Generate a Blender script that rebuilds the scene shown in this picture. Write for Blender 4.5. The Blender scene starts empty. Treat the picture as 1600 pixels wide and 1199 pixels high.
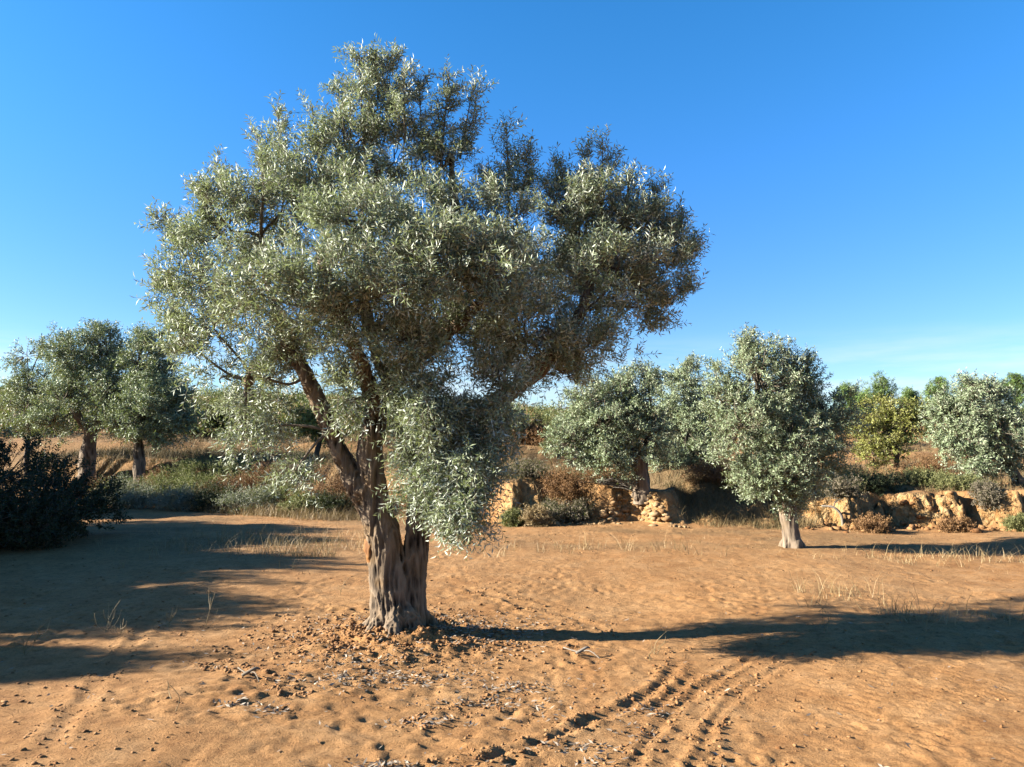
import bpy, math
import numpy as np

SC = bpy.context.scene
COL = SC.collection
rng = np.random.default_rng(11)
F = 1150.0                       # focal length in pixels of a 1600 px wide picture
TH = math.atan(100.0 / F)        # the camera looks up by 5 degrees
CAMZ = 1.6
R = math.radians
SUN_EL = 22.0
SUN_DIR = np.array([-1.0, -0.05])  # where the sun stands, seen from above


def at(px, py, Y):
    dx = (px - 800) / F
    dy = (599.5 - py) / F
    fy = math.cos(TH) - dy * math.sin(TH)
    fz = math.sin(TH) + dy * math.cos(TH)
    k = Y / fy
    return np.array([dx * k, Y, CAMZ + fz * k])


def gp(px, py, z=0.0):
    dx = (px - 800) / F
    dy = (599.5 - py) / F
    fy = math.cos(TH) - dy * math.sin(TH)
    fz = math.sin(TH) + dy * math.cos(TH)
    k = (z - CAMZ) / fz
    return np.array([dx * k, fy * k])


# ------------------------------------------------------------------ noise
def _hash(ix, iy, iz, seed):
    h = (ix * 374761393 + iy * 668265263 + iz * 2147483647 + seed * 1274126177) & 0xFFFFFFFF
    h = ((h ^ (h >> 13)) * 1274126177) & 0xFFFFFFFF
    h = (h ^ (h >> 16)) & 0xFFFFFFFF
    return h.astype(np.float64) / 4294967295.0


def noise3(x, y, z, seed=0):
    x, y, z = np.broadcast_arrays(np.asarray(x, float), np.asarray(y, float), np.asarray(z, float))
    ix, iy, iz = np.floor(x).astype(np.int64), np.floor(y).astype(np.int64), np.floor(z).astype(np.int64)
    fx, fy, fz = x - ix, y - iy, z - iz
    fx, fy, fz = (t * t * t * (t * (t * 6 - 15) + 10) for t in (fx, fy, fz))
    out = 0
    for a in (0, 1):
        wx = fx if a else 1 - fx
        for b in (0, 1):
            wy = fy if b else 1 - fy
            for c in (0, 1):
                wz = fz if c else 1 - fz
                out = out + wx * wy * wz * _hash(ix + a, iy + b, iz + c, seed)
    return out * 2 - 1


def noise2(x, y, seed=0):
    x, y = np.broadcast_arrays(np.asarray(x, float), np.asarray(y, float))
    ix, iy = np.floor(x).astype(np.int64), np.floor(y).astype(np.int64)
    fx, fy = x - ix, y - iy
    fx, fy = (t * t * t * (t * (t * 6 - 15) + 10) for t in (fx, fy))
    zz = np.zeros_like(ix)
    out = 0
    for a in (0, 1):
        wx = fx if a else 1 - fx
        for b in (0, 1):
            wy = fy if b else 1 - fy
            out = out + wx * wy * _hash(ix + a, iy + b, zz, seed)
    return out * 2 - 1


def fbm(x, y, oct=4, seed=0):
    s, a, f = 0, 1.0, 1.0
    for i in range(oct):
        s = s + a * noise2(x * f + 17.3 * i, y * f - 9.1 * i, seed + i)
        a *= 0.5
        f *= 2.07
    return s


def sstep(t):
    t = np.clip(t, 0, 1)
    return t * t * (3 - 2 * t)


# ------------------------------------------------------------------ terrain
RUTS = [  # pixel polyline, half width (m), groove depth, lip height, tyre treads
    ([(520, 1215), (640, 1198), (740, 1180), (840, 1147), (930, 1108), (1005, 1075), (1050, 1038), (1060, 1000)], 0.06, 0.008, 0.019),
    ([(968, 1230), (1000, 1160), (1040, 1105), (1096, 1062), (1150, 1030), (1220, 992)], 0.05, 0.007, 0.011),
    ([(1075, 1230), (1096, 1150), (1128, 1092), (1190, 1045), (1270, 1010)], 0.045, 0.006, 0.010),
    ([(50, 1215), (105, 1135), (160, 1062), (205, 1003), (240, 962), (290, 925)], 0.08, 0.005, 0.009),
    ([(640, 1118), (740, 1090), (830, 1055)], 0.06, 0.006, 0.010),
    ([(330, 1030), (420, 1060), (470, 1085)], 0.06, 0.008, 0.012),
    ([(680, 905), (800, 935), (880, 950), (960, 985)], 0.1, 0.008, 0.008),
]
RUT_G = []
for pl, w, d, l in RUTS:
    pts = np.array([gp(*p) for p in pl])
    t = np.linspace(0, len(pts) - 1, 60)
    i = np.clip(t.astype(int), 0, len(pts) - 2)
    f = (t - i)[:, None]
    p0, p1, p2, p3 = pts[np.clip(i - 1, 0, None)], pts[i], pts[i + 1], pts[np.clip(i + 2, None, len(pts) - 1)]
    q = 0.5 * ((2 * p1) + (p2 - p0) * f + (2 * p0 - 5 * p1 + 4 * p2 - p3) * f ** 2 + (3 * p1 - p0 - 3 * p2 + p3) * f ** 3)
    RUT_G.append((q, w, d, l))
TRUNK = gp(622, 985)


def seg_dist(x, y, q):
    best = np.full(x.shape, 1e9)
    along = np.zeros(x.shape)
    acc = 0.0
    for a, b in zip(q[:-1], q[1:]):
        v = b - a
        L2 = v @ v
        t = np.clip(((x - a[0]) * v[0] + (y - a[1]) * v[1]) / L2, 0, 1)
        dd = np.hypot(x - a[0] - t * v[0], y - a[1] - t * v[1])
        m = dd < best
        best = np.where(m, dd, best)
        along = np.where(m, acc + t * math.sqrt(L2), along)
        acc += math.sqrt(L2)
    return best, along, acc


def bank_foot(x):
    yb = np.interp(x, [-60, -20, -11, -4, -1.5, 0, 3, 4, 5.2, 11, 30], [34, 25, 21.3, 18.3, 17, 16, 15.7, 15.3, 14.9, 14.8, 14])
    g = np.interp(x, [-8, -1, 4.5, 6.5], [0.25, 0.18, 0.25, 0.42])
    return yb + g * (noise2(x * 0.9, 0 * x, 5) + 1.1 * (0.5 - np.abs(noise2(x * 1.9, 0 * x + 3, 6))) + 0.45 * noise2(x * 5.1, 0 * x + 7, 8))


def bank_h(x):
    return np.interp(x, [-30, -10, -4, 0, 1.6, 2.6, 3.3, 4.2, 5.4, 6.5, 8, 11, 20], [1.5, 1.3, 1.2, 0.98, 0.9, 0.62, 0.6, 0.9, 0.85, 0.65, 0.66, 0.7, 0.8])


def gh(x, y, fine=False):
    x, y = np.broadcast_arrays(np.asarray(x, float), np.asarray(y, float))
    yb = bank_foot(x)
    W = np.interp(x, [-12, -4, 0, 1.4, 1.9, 3.3, 3.9, 5.8, 6.6, 12], [2.4, 2.2, 0.8, 0.9, 0.4, 0.4, 1.9, 1.7, 0.5, 0.5])
    t = (y - yb - np.interp(x, [-2, 0, 1.5, 5.4, 6.5], [0.0, 0.07, 0.06, 0.05, 0.16]) * (0.9 * np.sign(noise2(x * 3.1, y * 4, 21)) * np.abs(noise2(x * 3.1, y * 4, 21)) ** 0.6 + 0.9 * (0.4 - np.abs(noise2(x * 6.5, y * 9, 22))) + 0.5 * noise2(x * 14, y * 18, 23))) / W
    z = bank_h(x) * (0.25 * np.clip(t, 0, 1) + 0.75 * sstep(t))
    z = z + 0.012 * np.clip(y - yb - W, 0, 30)
    y2 = np.interp(x, [-40, -12, 0, 10, 40], [33, 30, 26, 27, 28]) + 0.8 * noise2(x * 0.3, 0 * x, 31)
    z = z + np.interp(x, [-20, 3, 9], [0.6, 0.6, 0.25]) * sstep((y - y2) / 1.1)
    s = np.clip((y - 33) / 62, 0, 1)
    k = s * 6 + 0.25 * noise2(x * 0.05, y * 0.05, 33)
    st = (np.floor(k) + sstep((k - np.floor(k)) * 2.2)) / 6
    s2 = np.clip(0.55 * s + 0.45 * st, 0, 1.1)
    z = z + np.interp(x, [-90, -25, 0, 90], [6.9, 5.2, 4.2, 4.2]) * s2
    far = sstep((y - 8) / 30)
    z = z + 0.045 * fbm(x * 0.3, y * 0.3, 3, 40) + far * 0.22 * fbm(x * 0.13, y * 0.13, 3, 44)
    bz = sstep((y - yb + 0.4) / 0.8)
    z = z + bz * 0.10 * fbm(x * 0.9, y * 0.9, 3, 50)
    z = z - 0.022 * np.clip(x + 1, 0, 2.5) * sstep((11 - y) / 4)
    r = np.hypot(x - TRUNK[0], (y - TRUNK[1] + 0.05))
    z = z + 0.10 * np.exp(-(r / 0.55) ** 2)
    if fine:
        near = np.exp(-np.clip(y - 7, 0, None) / 6.0)
        z = z + near * (0.005 * fbm(x * 2.2, y * 2.2, 2, 60) + 0.006 * noise2(x * 9, y * 9, 64) + 0.013 * noise2(x * 17, y * 17, 65) * np.clip(0.5 + 1.0 * noise2(x * 1.7, y * 1.7, 67), 0, 1.5))
        z = z + (1 - near) * 0.010 * fbm(x * 3.5, y * 2.5, 3, 66)
        z = z + 0.035 * np.exp(-(r / 0.8) ** 3) * np.clip(noise2(x * 8, y * 8, 70) + 0.9 * noise2(x * 18, y * 18, 71), -0.5, 1.6)
        # pads left by the treads of tyres
        for (cx, cy, ang, ww) in ((2.2, 4.6, 0.95, 0.9), (3.3, 5.0, 0.75, 0.8), (0.7, 4.1, 1.15, 0.35)):
            u = (x - cx) * math.cos(ang) + (y - cy) * math.sin(ang)
            v = -(x - cx) * math.sin(ang) + (y - cy) * math.cos(ang)
            band = sstep(1 - (np.abs(v) - ww * 0.5) / 0.25) * sstep((4.2 - np.abs(u)) / 1.5)
            pat = np.sin((u + 0.45 * np.abs(((v + 5) % 0.42) - 0.21)) * 6.283 / 0.085 + 0.8 * noise2(x * 1.6, y * 1.6, 81))
            wear = np.clip(0.55 + 0.9 * noise2(x * 1.3, y * 1.3, 80), 0, 1)
            z = z + 0.0065 * band * wear * np.clip(pat, -0.6, 0.8)
        m = (y < 9.5)
        if m.any():
            xs, ys = x[m], y[m]
            dz = np.zeros(xs.shape)
            for q, w, d, l in RUT_G:
                dd, al, tot = seg_dist(xs, ys, q)
                dd = dd + 0.018 * noise2(xs * 4, ys * 4, 90) + 0.012 * noise2(xs * 14, ys * 14, 91)
                fade = sstep(al / 0.5) * sstep((tot - al) / 1.0)
                rough = np.clip(0.85 + 0.35 * noise2(xs * 6, ys * 6, 92) + 0.4 * noise2(xs * 18, ys * 18, 93), 0.3, 2)
                dz += fade * (-d * sstep(1 - dd / w) + l * rough * np.exp(-((dd - w * 1.25) / (w * 0.5)) ** 2))
            z = z.copy()
            z[m] += dz
    return z


def ghp(x, y):
    return float(gh(np.array([x]), np.array([y]))[0])


def on_ground(px, Y):
    x = (px - 800) / F * Y * 1.0
    p = at(px, 700, Y)
    return np.array([p[0], Y, ghp(p[0], Y)])


# ------------------------------------------------------------------ mesh helpers
def link(o, parent=None):
    COL.objects.link(o)
    if parent is not None:
        o.parent = parent
    return o


def quads_obj(name, V, Q, mats, parent=None, attrs=None, midx=None, smooth=False, origin=None):
    V = np.asarray(V, np.float32)
    Q = np.asarray(Q, np.int32)
    if origin is not None:
        V = V - np.asarray(origin, np.float32)
    me = bpy.data.meshes.new(name)
    me.vertices.add(len(V))
    me.vertices.foreach_set('co', V.ravel())
    n = len(Q)
    k = Q.shape[1]
    me.loops.add(n * k)
    me.loops.foreach_set('vertex_index', Q.ravel())
    me.polygons.add(n)
    me.polygons.foreach_set('loop_start', np.arange(n, dtype=np.int32) * k)
    if midx is not None:
        me.polygons.foreach_set('material_index', np.asarray(midx, np.int32))
    if smooth:
        me.polygons.foreach_set('use_smooth', np.ones(n, dtype=bool))
    for m in (mats if isinstance(mats, (list, tuple)) else [mats]):
        me.materials.append(m)
    for an, data in (attrs or {}).items():
        data = np.asarray(data, np.float32)
        if data.ndim == 1:
            a = me.attributes.new(an, 'FLOAT', 'POINT')
            a.data.foreach_set('value', data)
        else:
            a = me.attributes.new(an, 'FLOAT_COLOR', 'POINT')
            a.data.foreach_set('color', np.concatenate([data, np.ones((len(data), 1))], 1).astype(np.float32).ravel())
    me.update(calc_edges=True)
    o = bpy.data.objects.new(name, me)
    return link(o, parent)


def tag(o, label=None, cat=None, group=None, kind=None):
    if label: o['label'] = label
    if cat: o['category'] = cat
    if group: o['group'] = group
    if kind: o['kind'] = kind
    return o


def empty(name, loc, label, cat, group=None):
    o = bpy.data.objects.new(name, None)
    o.empty_display_size = 0.2
    o.location = [float(v) for v in loc]
    link(o)
    return tag(o, label, cat, group)


def norm(v):
    return v / np.maximum(np.linalg.norm(v, axis=-1, keepdims=True), 1e-9)


def smooth_line(P, n):
    P = np.asarray(P, float)
    t = np.linspace(0, len(P) - 1, n)
    i = np.clip(t.astype(int), 0, len(P) - 2)
    f = (t - i)[:, None]
    p0, p1, p2, p3 = P[np.clip(i - 1, 0, None)], P[i], P[i + 1], P[np.clip(i + 2, None, len(P) - 1)]
    return 0.5 * ((2 * p1) + (p2 - p0) * f + (2 * p0 - 5 * p1 + 4 * p2 - p3) * f ** 2 + (3 * p1 - p0 - 3 * p2 + p3) * f ** 3)


def tube(P, rad, sides=8, cap=True):
    """closed quad tube along points P with radii rad"""
    P = np.asarray(P, float)
    rad = np.asarray(rad, float)
    n = len(P)
    T = norm(np.gradient(P, axis=0))
    ref = np.array([0.31, 0.95, 0.08]) if abs(T[0, 2]) > 0.7 else np.array([0.1, 0.05, 1.0])
    U = norm(np.cross(T, ref))
    W = np.cross(T, U)
    a = np.arange(sides) * 2 * math.pi / sides
    ring = P[:, None, :] + rad[:, None, None] * (np.cos(a)[None, :, None] * U[:, None, :] + np.sin(a)[None, :, None] * W[:, None, :])
    V = ring.reshape(-1, 3)
    i = np.arange(n - 1)[:, None] * sides
    j = np.arange(sides)[None, :]
    j2 = (j + 1) % sides
    Q = np.stack([i + j, i + j2, i + sides + j2, i + sides + j], -1).reshape(-1, 4)
    if cap:
        V = np.concatenate([V, P[:1], P[-1:]])
        c0, c1 = n * sides, n * sides + 1
        # caps as degenerate-free quads over pairs of rim edges
        k = np.arange(0, sides, 2)
        b = (n - 1) * sides
        Q = np.concatenate([Q, np.stack([k * 0 + c0, (k + 2) % sides, (k + 1) % sides, k], -1),
                            np.stack([k * 0 + c1, b + k, b + (k + 1) % sides, b + (k + 2) % sides], -1)])
    return V, Q


def many_tubes(P0, P1, r0, r1, bend, sides=3):
    """thin three point tubes, vectorised; P0,P1 (n,3)"""
    n = len(P0)
    M = (P0 + P1) / 2 + bend
    T = norm(P1 - P0)
    ref = np.tile(np.array([[0.37, 0.86, 0.35]]), (n, 1))
    U = norm(np.cross(T, ref))
    W = np.cross(T, U)
    a = np.arange(sides) * 2 * math.pi / sides
    off = np.cos(a)[None, :, None] * U[:, None, :] + np.sin(a)[None, :, None] * W[:, None, :]
    r0 = np.broadcast_to(r0, (n,))[:, None, None]
    r1 = np.broadcast_to(r1, (n,))[:, None, None]
    V = np.concatenate([P0[:, None] + off * r0, M[:, None] + off * (r0 + r1) / 2, P1[:, None] + off * r1], 1)
    V = V.reshape(-1, 3)
    base = np.arange(n)[:, None, None] * (3 * sides)
    lv = np.arange(2)[None, :, None] * sides
    j = np.arange(sides)[None, None, :]
    j2 = (j + 1) % sides
    Q = np.stack([base + lv + j, base + lv + j2, base + lv + sides + j2, base + lv + sides + j], -1).reshape(-1, 4)
    return V, Q


class Acc:
    def __init__(s):
        s.V, s.Q, s.T, s.M, s.n = [], [], [], [], 0

    def add(s, V, Q, tint=0.5, mi=0):
        if not len(V):
            return
        s.V.append(V)
        s.Q.append(Q + s.n)
        s.T.append(np.broadcast_to(np.asarray(tint, float), (len(V),)))
        s.M.append(np.full(len(Q), mi))
        s.n += len(V)

    def build(s, name, mats, parent=None, origin=None, smooth=False):
        return quads_obj(name, np.concatenate(s.V), np.concatenate(s.Q), mats, parent,
                         {'tint': np.concatenate(s.T)}, np.concatenate(s.M), smooth, origin)


def rand_dir(n):
    return norm(rng.normal(size=(n, 3)))


def leaves(P, D, Nn, L, W, fold=0.15, curl=0.12):
    n = len(P)
    L = np.broadcast_to(L, (n,))[:, None]
    W = np.broadcast_to(W, (n,))[:, None]
    D = norm(D)
    S = norm(np.cross(D, Nn))
    N = np.cross(S, D)
    V = np.stack([P, P + D * L * 0.5 + S * W + N * W * fold, P + D * L - N * L * curl, P + D * L * 0.5 - S * W + N * W * fold], 1)
    Q = np.arange(n * 4).reshape(n, 4)
    return V.reshape(-1, 3), Q


def crown(acc, lobes, leaf_len, leaf_w, per_clump, per_shoot, shoot_len, clump_r, woodr=0.006, up=0.55, shell=0.45, twigs=True):
    """lobes: (centre, radii, clumps, droop); leaves sit in pairs along shoots, shoots in clumps"""
    for C, RR, nc, droop in lobes:
        C, RR = np.asarray(C, float), np.asarray(RR, float)
        d = rand_dir(nc)
        rad = shell + (1 - shell) * rng.random(nc) ** 0.55
        rad *= 1 + 0.13 * rng.normal(size=nc)
        cc = C + d * RR * rad[:, None]
        out = norm(d / RR * RR.min())
        if twigs:
            V, Q = many_tubes(np.tile(C, (nc, 1)) + 0.25 * d * RR, cc, woodr * 1.6, woodr * 0.7, rng.normal(size=(nc, 3)) * 0.05 * RR.mean())
            acc.add(V, Q, 0.5, 1)
        ctint = rng.normal(size=nc) * 0.13
        k = np.maximum(2, rng.poisson(per_clump, nc))
        idx = np.repeat(np.arange(nc), k)
        m = len(idx)
        p0 = cc[idx] + rand_dir(m) * (rng.random((m, 1)) ** 0.5) * clump_r * np.array([1, 1, 0.8])
        dd = norm(out[idx] * 0.55 + rand_dir(m) * 0.65 + np.array([0, 0, 1.0]) * (up if not droop else -droop))
        ln = shoot_len * (0.6 + 0.8 * rng.random(m))
        p1 = p0 + dd * ln[:, None]
        p1[:, 2] -= ln * (0.12 if not droop else 0.25)
        if twigs:
            V, Q = many_tubes(p0, p1, woodr * 0.5, woodr * 0.22, np.zeros((m, 3)) + np.array([0, 0, 0.04]) * ln[:, None])
            acc.add(V, Q, 0.5, 1)
        # leaves
        li = np.repeat(np.arange(m), per_shoot)
        nl = len(li)
        t = np.tile(np.linspace(0.08, 1.0, per_shoot), m) + rng.normal(size=nl) * 0.03
        side = np.tile(np.arange(per_shoot) % 2 * math.pi + (np.arange(per_shoot) // 2 % 2) * math.pi / 2, m) + np.repeat(rng.random(m) * 6.28, per_shoot)
        T = norm(p1 - p0)[li]
        U = norm(np.cross(T, np.array([0.2, 0.5, 0.84])))
        W = np.cross(T, U)
        rd = np.cos(side)[:, None] * U + np.sin(side)[:, None] * W
        ang = 0.55 + 0.35 * rng.random((nl, 1))
        D = norm(T * (1 - ang * 0.6) + rd * ang + rng.normal(size=(nl, 3)) * 0.12)
        Nn = norm(T * 0.6 - rd * 0.4 + np.array([0, 0, 0.12]) + rng.normal(size=(nl, 3)) * 0.55)
        P = p0[li] + (p1 - p0)[li] * t[:, None]
        L = leaf_len * (0.7 + 0.6 * rng.random(nl)) * (1 - 0.35 * np.clip(t - 0.7, 0, 1))
        V, Q = leaves(P, D, Nn, L, leaf_w * (0.8 + 0.4 * rng.random(nl)))
        tint = np.clip(0.5 + ctint[idx][li] + rng.normal(size=nl) * 0.16, 0, 1)
        acc.add(V, Q, np.repeat(tint, 4), 0)


def wood(name, limbs, mat, parent, voxel, origin, bark=0.012, lump=0.02, roots=()):
    """limbs: lists of (point, radius); one continuous surface, grown by a voxel remesh, then roughened as bark"""
    A = Acc()
    for L in limbs:
        P = np.array([p for p, r in L], float)
        rr = np.array([[r] for p, r in L], float)
        n = max(6, 5 * (len(L) - 1) + 1)
        q = smooth_line(np.concatenate([P, rr], 1), n)
        V, Q = tube(q[:, :3], np.maximum(q[:, 3], voxel * 0.8), 10)
        A.add(V, Q)
    tmp = A.build('tmp_wood', [mat])
    md = tmp.modifiers.new('r', 'REMESH')
    md.mode = 'VOXEL'
    md.voxel_size = voxel
    dg = bpy.context.evaluated_depsgraph_get()
    ev = tmp.evaluated_get(dg)
    me0 = ev.to_mesh()
    nv = len(me0.vertices)
    V = np.empty(nv * 3, np.float32); me0.vertices.foreach_get('co', V); V = V.reshape(-1, 3).astype(float)
    N = np.empty(nv * 3, np.float32); me0.vertex_normals.foreach_get('vector', N); N = N.reshape(-1, 3).astype(float)
    Q = np.empty(len(me0.loops), np.int32); me0.loops.foreach_get('vertex_index', Q); Q = Q.reshape(-1, 4)
    ev.to_mesh_clear()
    old = tmp.data
    bpy.data.objects.remove(tmp)
    bpy.data.meshes.remove(old)
    # relax the voxel steps
    e = np.concatenate([Q[:, [0, 1]], Q[:, [1, 2]], Q[:, [2, 3]], Q[:, [3, 0]]])
    for _ in range(2):
        s = np.zeros_like(V); c = np.zeros(nv)
        np.add.at(s, e[:, 0], V[e[:, 1]]); np.add.at(c, e[:, 0], 1)
        np.add.at(s, e[:, 1], V[e[:, 0]]); np.add.at(c, e[:, 1], 1)
        V = 0.4 * V + 0.6 * s / np.maximum(c, 1)[:, None]
    o = np.asarray(origin)
    x, y, z = (V - o).T
    a = 0.5 * z
    xr, yr = x * np.cos(a) - y * np.sin(a), x * np.sin(a) + y * np.cos(a)
    k = 0.02 / max(bark, 1e-4)
    f = 28 if voxel < 0.015 else 14
    wob = noise3(x * 6, y * 6, z * 3, 7) * 0.5
    rg = 1 - np.abs(noise3(xr * f + wob, yr * f + wob, z * f * 0.16 + wob, 3))
    rg2 = 1 - np.abs(noise3(xr * f * 2.1, yr * f * 2.1, z * f * 0.3, 4))
    lp = noise3(xr * 5, yr * 5, z * 1.6, 5) + 0.5 * noise3(xr * 9, yr * 9, z * 4, 6)
    h = bark * (1.3 * (rg ** 2 - 0.45) + 0.6 * (rg2 ** 2 - 0.45)) + lump * lp
    V = V + N * h[:, None]
    return quads_obj(name, V, Q, mat, parent, {'tint': np.clip(rg ** 2 * 0.7 + 0.3 * rg2, 0, 1)}, None, True, origin)


# ------------------------------------------------------------------ materials
def new_mat(name):
    m = bpy.data.materials.new(name)
    m.use_nodes = True
    nt = m.node_tree
    for n in list(nt.nodes):
        nt.nodes.remove(n)
    out = nt.nodes.new('ShaderNodeOutputMaterial')
    return m, nt, out


def N(nt, t, **kw):
    n = nt.nodes.new(t)
    for k, v in kw.items():
        setattr(n, k, v)
    return n


def ramp(nt, stops, fac):
    r = N(nt, 'ShaderNodeValToRGB')
    el = r.color_ramp.elements
    while len(el) < len(stops):
        el.new(0.5)
    for e, (p, c) in zip(el, stops):
        e.position = p
        e.color = (*c, 1)
    nt.links.new(fac, r.inputs[0])
    return r.outputs[0]


def mix(nt, fac, a, b, mode='MIX'):
    m = N(nt, 'ShaderNodeMix', data_type='RGBA', blend_type=mode)
    for s, v in ((m.inputs[0], fac), (m.inputs[6], a), (m.inputs[7], b)):
        if isinstance(v, (int, float)):
            s.default_value = v
        elif isinstance(v, tuple):
            s.default_value = (*v, 1)
        else:
            nt.links.new(v, s)
    return m.outputs[2]


def leaf_mat(name, up_lo, up_hi, un_lo, un_hi, rough=0.42, spec=0.5, trans=0.18, tcol=(0.16, 0.2, 0.04)):
    m, nt, out = new_mat(name)
    at_ = N(nt, 'ShaderNodeAttribute', attribute_name='tint')
    geo = N(nt, 'ShaderNodeNewGeometry')
    up_lo, up_hi, un_lo, un_hi, tcol = (tuple(0.84 * v for v in q) for q in (up_lo, up_hi, un_lo, un_hi, tcol))
    cu = ramp(nt, [(0.0, up_lo), (1.0, up_hi)], at_.outputs['Fac'])
    cb = ramp(nt, [(0.0, un_lo), (1.0, un_hi)], at_.outputs['Fac'])
    c = mix(nt, geo.outputs['Backfacing'], cu, cb)
    p = N(nt, 'ShaderNodeBsdfPrincipled')
    nt.links.new(c, p.inputs['Base Color'])
    p.inputs['Roughness'].default_value = rough
    p.inputs['Specular IOR Level'].default_value = spec
    t = N(nt, 'ShaderNodeBsdfTranslucent')
    t.inputs[0].default_value = (*tcol, 1)
    ms = N(nt, 'ShaderNodeMixShader')
    ms.inputs[0].default_value = trans
    nt.links.new(p.outputs[0], ms.inputs[1])
    nt.links.new(t.outputs[0], ms.inputs[2])
    nt.links.new(ms.outputs[0], out.inputs[0])
    return m


def bark_mat(name, lo, hi, lich=(0.3, 0.24, 0.12), lf=0.25, scale=1.0):
    lo, hi, lich = (tuple(0.78 * v for v in q) for q in (lo, hi, lich))
    m, nt, out = new_mat(name)
    tc = N(nt, 'ShaderNodeTexCoord')
    mp = N(nt, 'ShaderNodeMapping')
    mp.inputs['Scale'].default_value = (18 * scale, 18 * scale, 4 * scale)
    nt.links.new(tc.outputs['Object'], mp.inputs[0])
    n1 = N(nt, 'ShaderNodeTexNoise')
    n1.inputs['Scale'].default_value = 1.6
    n1.inputs['Detail'].default_value = 8
    n1.inputs['Roughness'].default_value = 0.7
    nt.links.new(mp.outputs[0], n1.inputs['Vector'])
    at_ = N(nt, 'ShaderNodeAttribute', attribute_name='tint')
    ad = N(nt, 'ShaderNodeMath', operation='MULTIPLY_ADD')
    ad.inputs[1].default_value = 0.55
    nt.links.new(at_.outputs['Fac'], ad.inputs[0])
    sc = N(nt, 'ShaderNodeMath', operation='MULTIPLY')
    sc.inputs[1].default_value = 0.6
    nt.links.new(n1.outputs['Fac'], sc.inputs[0])
    nt.links.new(sc.outputs[0], ad.inputs[2])
    c = ramp(nt, [(0.34, lo), (0.55, tuple(0.45 * u + 0.55 * v for u, v in zip(lo, hi))), (0.8, hi)], ad.outputs[0])
    n2 = N(nt, 'ShaderNodeTexNoise')
    n2.inputs['Scale'].default_value = 5.0
    n2.inputs['Detail'].default_value = 5
    nt.links.new(tc.outputs['Object'], n2.inputs['Vector'])
    f = ramp(nt, [(0.5, (0, 0, 0)), (0.68, (lf, lf, lf))], n2.outputs['Fac'])
    c = mix(nt, f, c, lich)
    p = N(nt, 'ShaderNodeBsdfPrincipled')
    p.inputs['Roughness'].default_value = 0.9
    p.inputs['Specular IOR Level'].default_value = 0.15
    nt.links.new(c, p.inputs['Base Color'])
    b = N(nt, 'ShaderNodeBump')
    b.inputs['Strength'].default_value = 0.7
    b.inputs['Distance'].default_value = 0.012
    nt.links.new(n1.outputs['Fac'], b.inputs['Height'])
    nt.links.new(b.outputs[0], p.inputs['Normal'])
    nt.links.new(p.outputs[0], out.inputs[0])
    return m


def plain_mat(name, lo, hi, rough=0.9, scale=8.0):
    """colour runs from lo to hi with the mesh's own tint and a noise"""
    lo, hi = tuple(0.75 * v for v in lo), tuple(0.75 * v for v in hi)
    m, nt, out = new_mat(name)
    at_ = N(nt, 'ShaderNodeAttribute', attribute_name='tint')
    tc = N(nt, 'ShaderNodeTexCoord')
    n1 = N(nt, 'ShaderNodeTexNoise')
    n1.inputs['Scale'].default_value = scale
    n1.inputs['Detail'].default_value = 5
    nt.links.new(tc.outputs['Object'], n1.inputs['Vector'])
    ad = N(nt, 'ShaderNodeMath', operation='ADD')
    nt.links.new(at_.outputs['Fac'], ad.inputs[0])
    nt.links.new(n1.outputs['Fac'], ad.inputs[1])
    ml = N(nt, 'ShaderNodeMath', operation='MULTIPLY')
    ml.inputs[1].default_value = 0.5
    nt.links.new(ad.outputs[0], ml.inputs[0])
    c = ramp(nt, [(0.25, lo), (0.75, hi)], ml.outputs[0])
    p = N(nt, 'ShaderNodeBsdfPrincipled')
    p.inputs['Roughness'].default_value = rough
    p.inputs['Specular IOR Level'].default_value = 0.2
    nt.links.new(c, p.inputs['Base Color'])
    b = N(nt, 'ShaderNodeBump')
    b.inputs['Strength'].default_value = 0.5
    b.inputs['Distance'].default_value = 0.01
    nt.links.new(n1.outputs['Fac'], b.inputs['Height'])
    nt.links.new(b.outputs[0], p.inputs['Normal'])
    nt.links.new(p.outputs[0], out.inputs[0])
    return m


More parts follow.
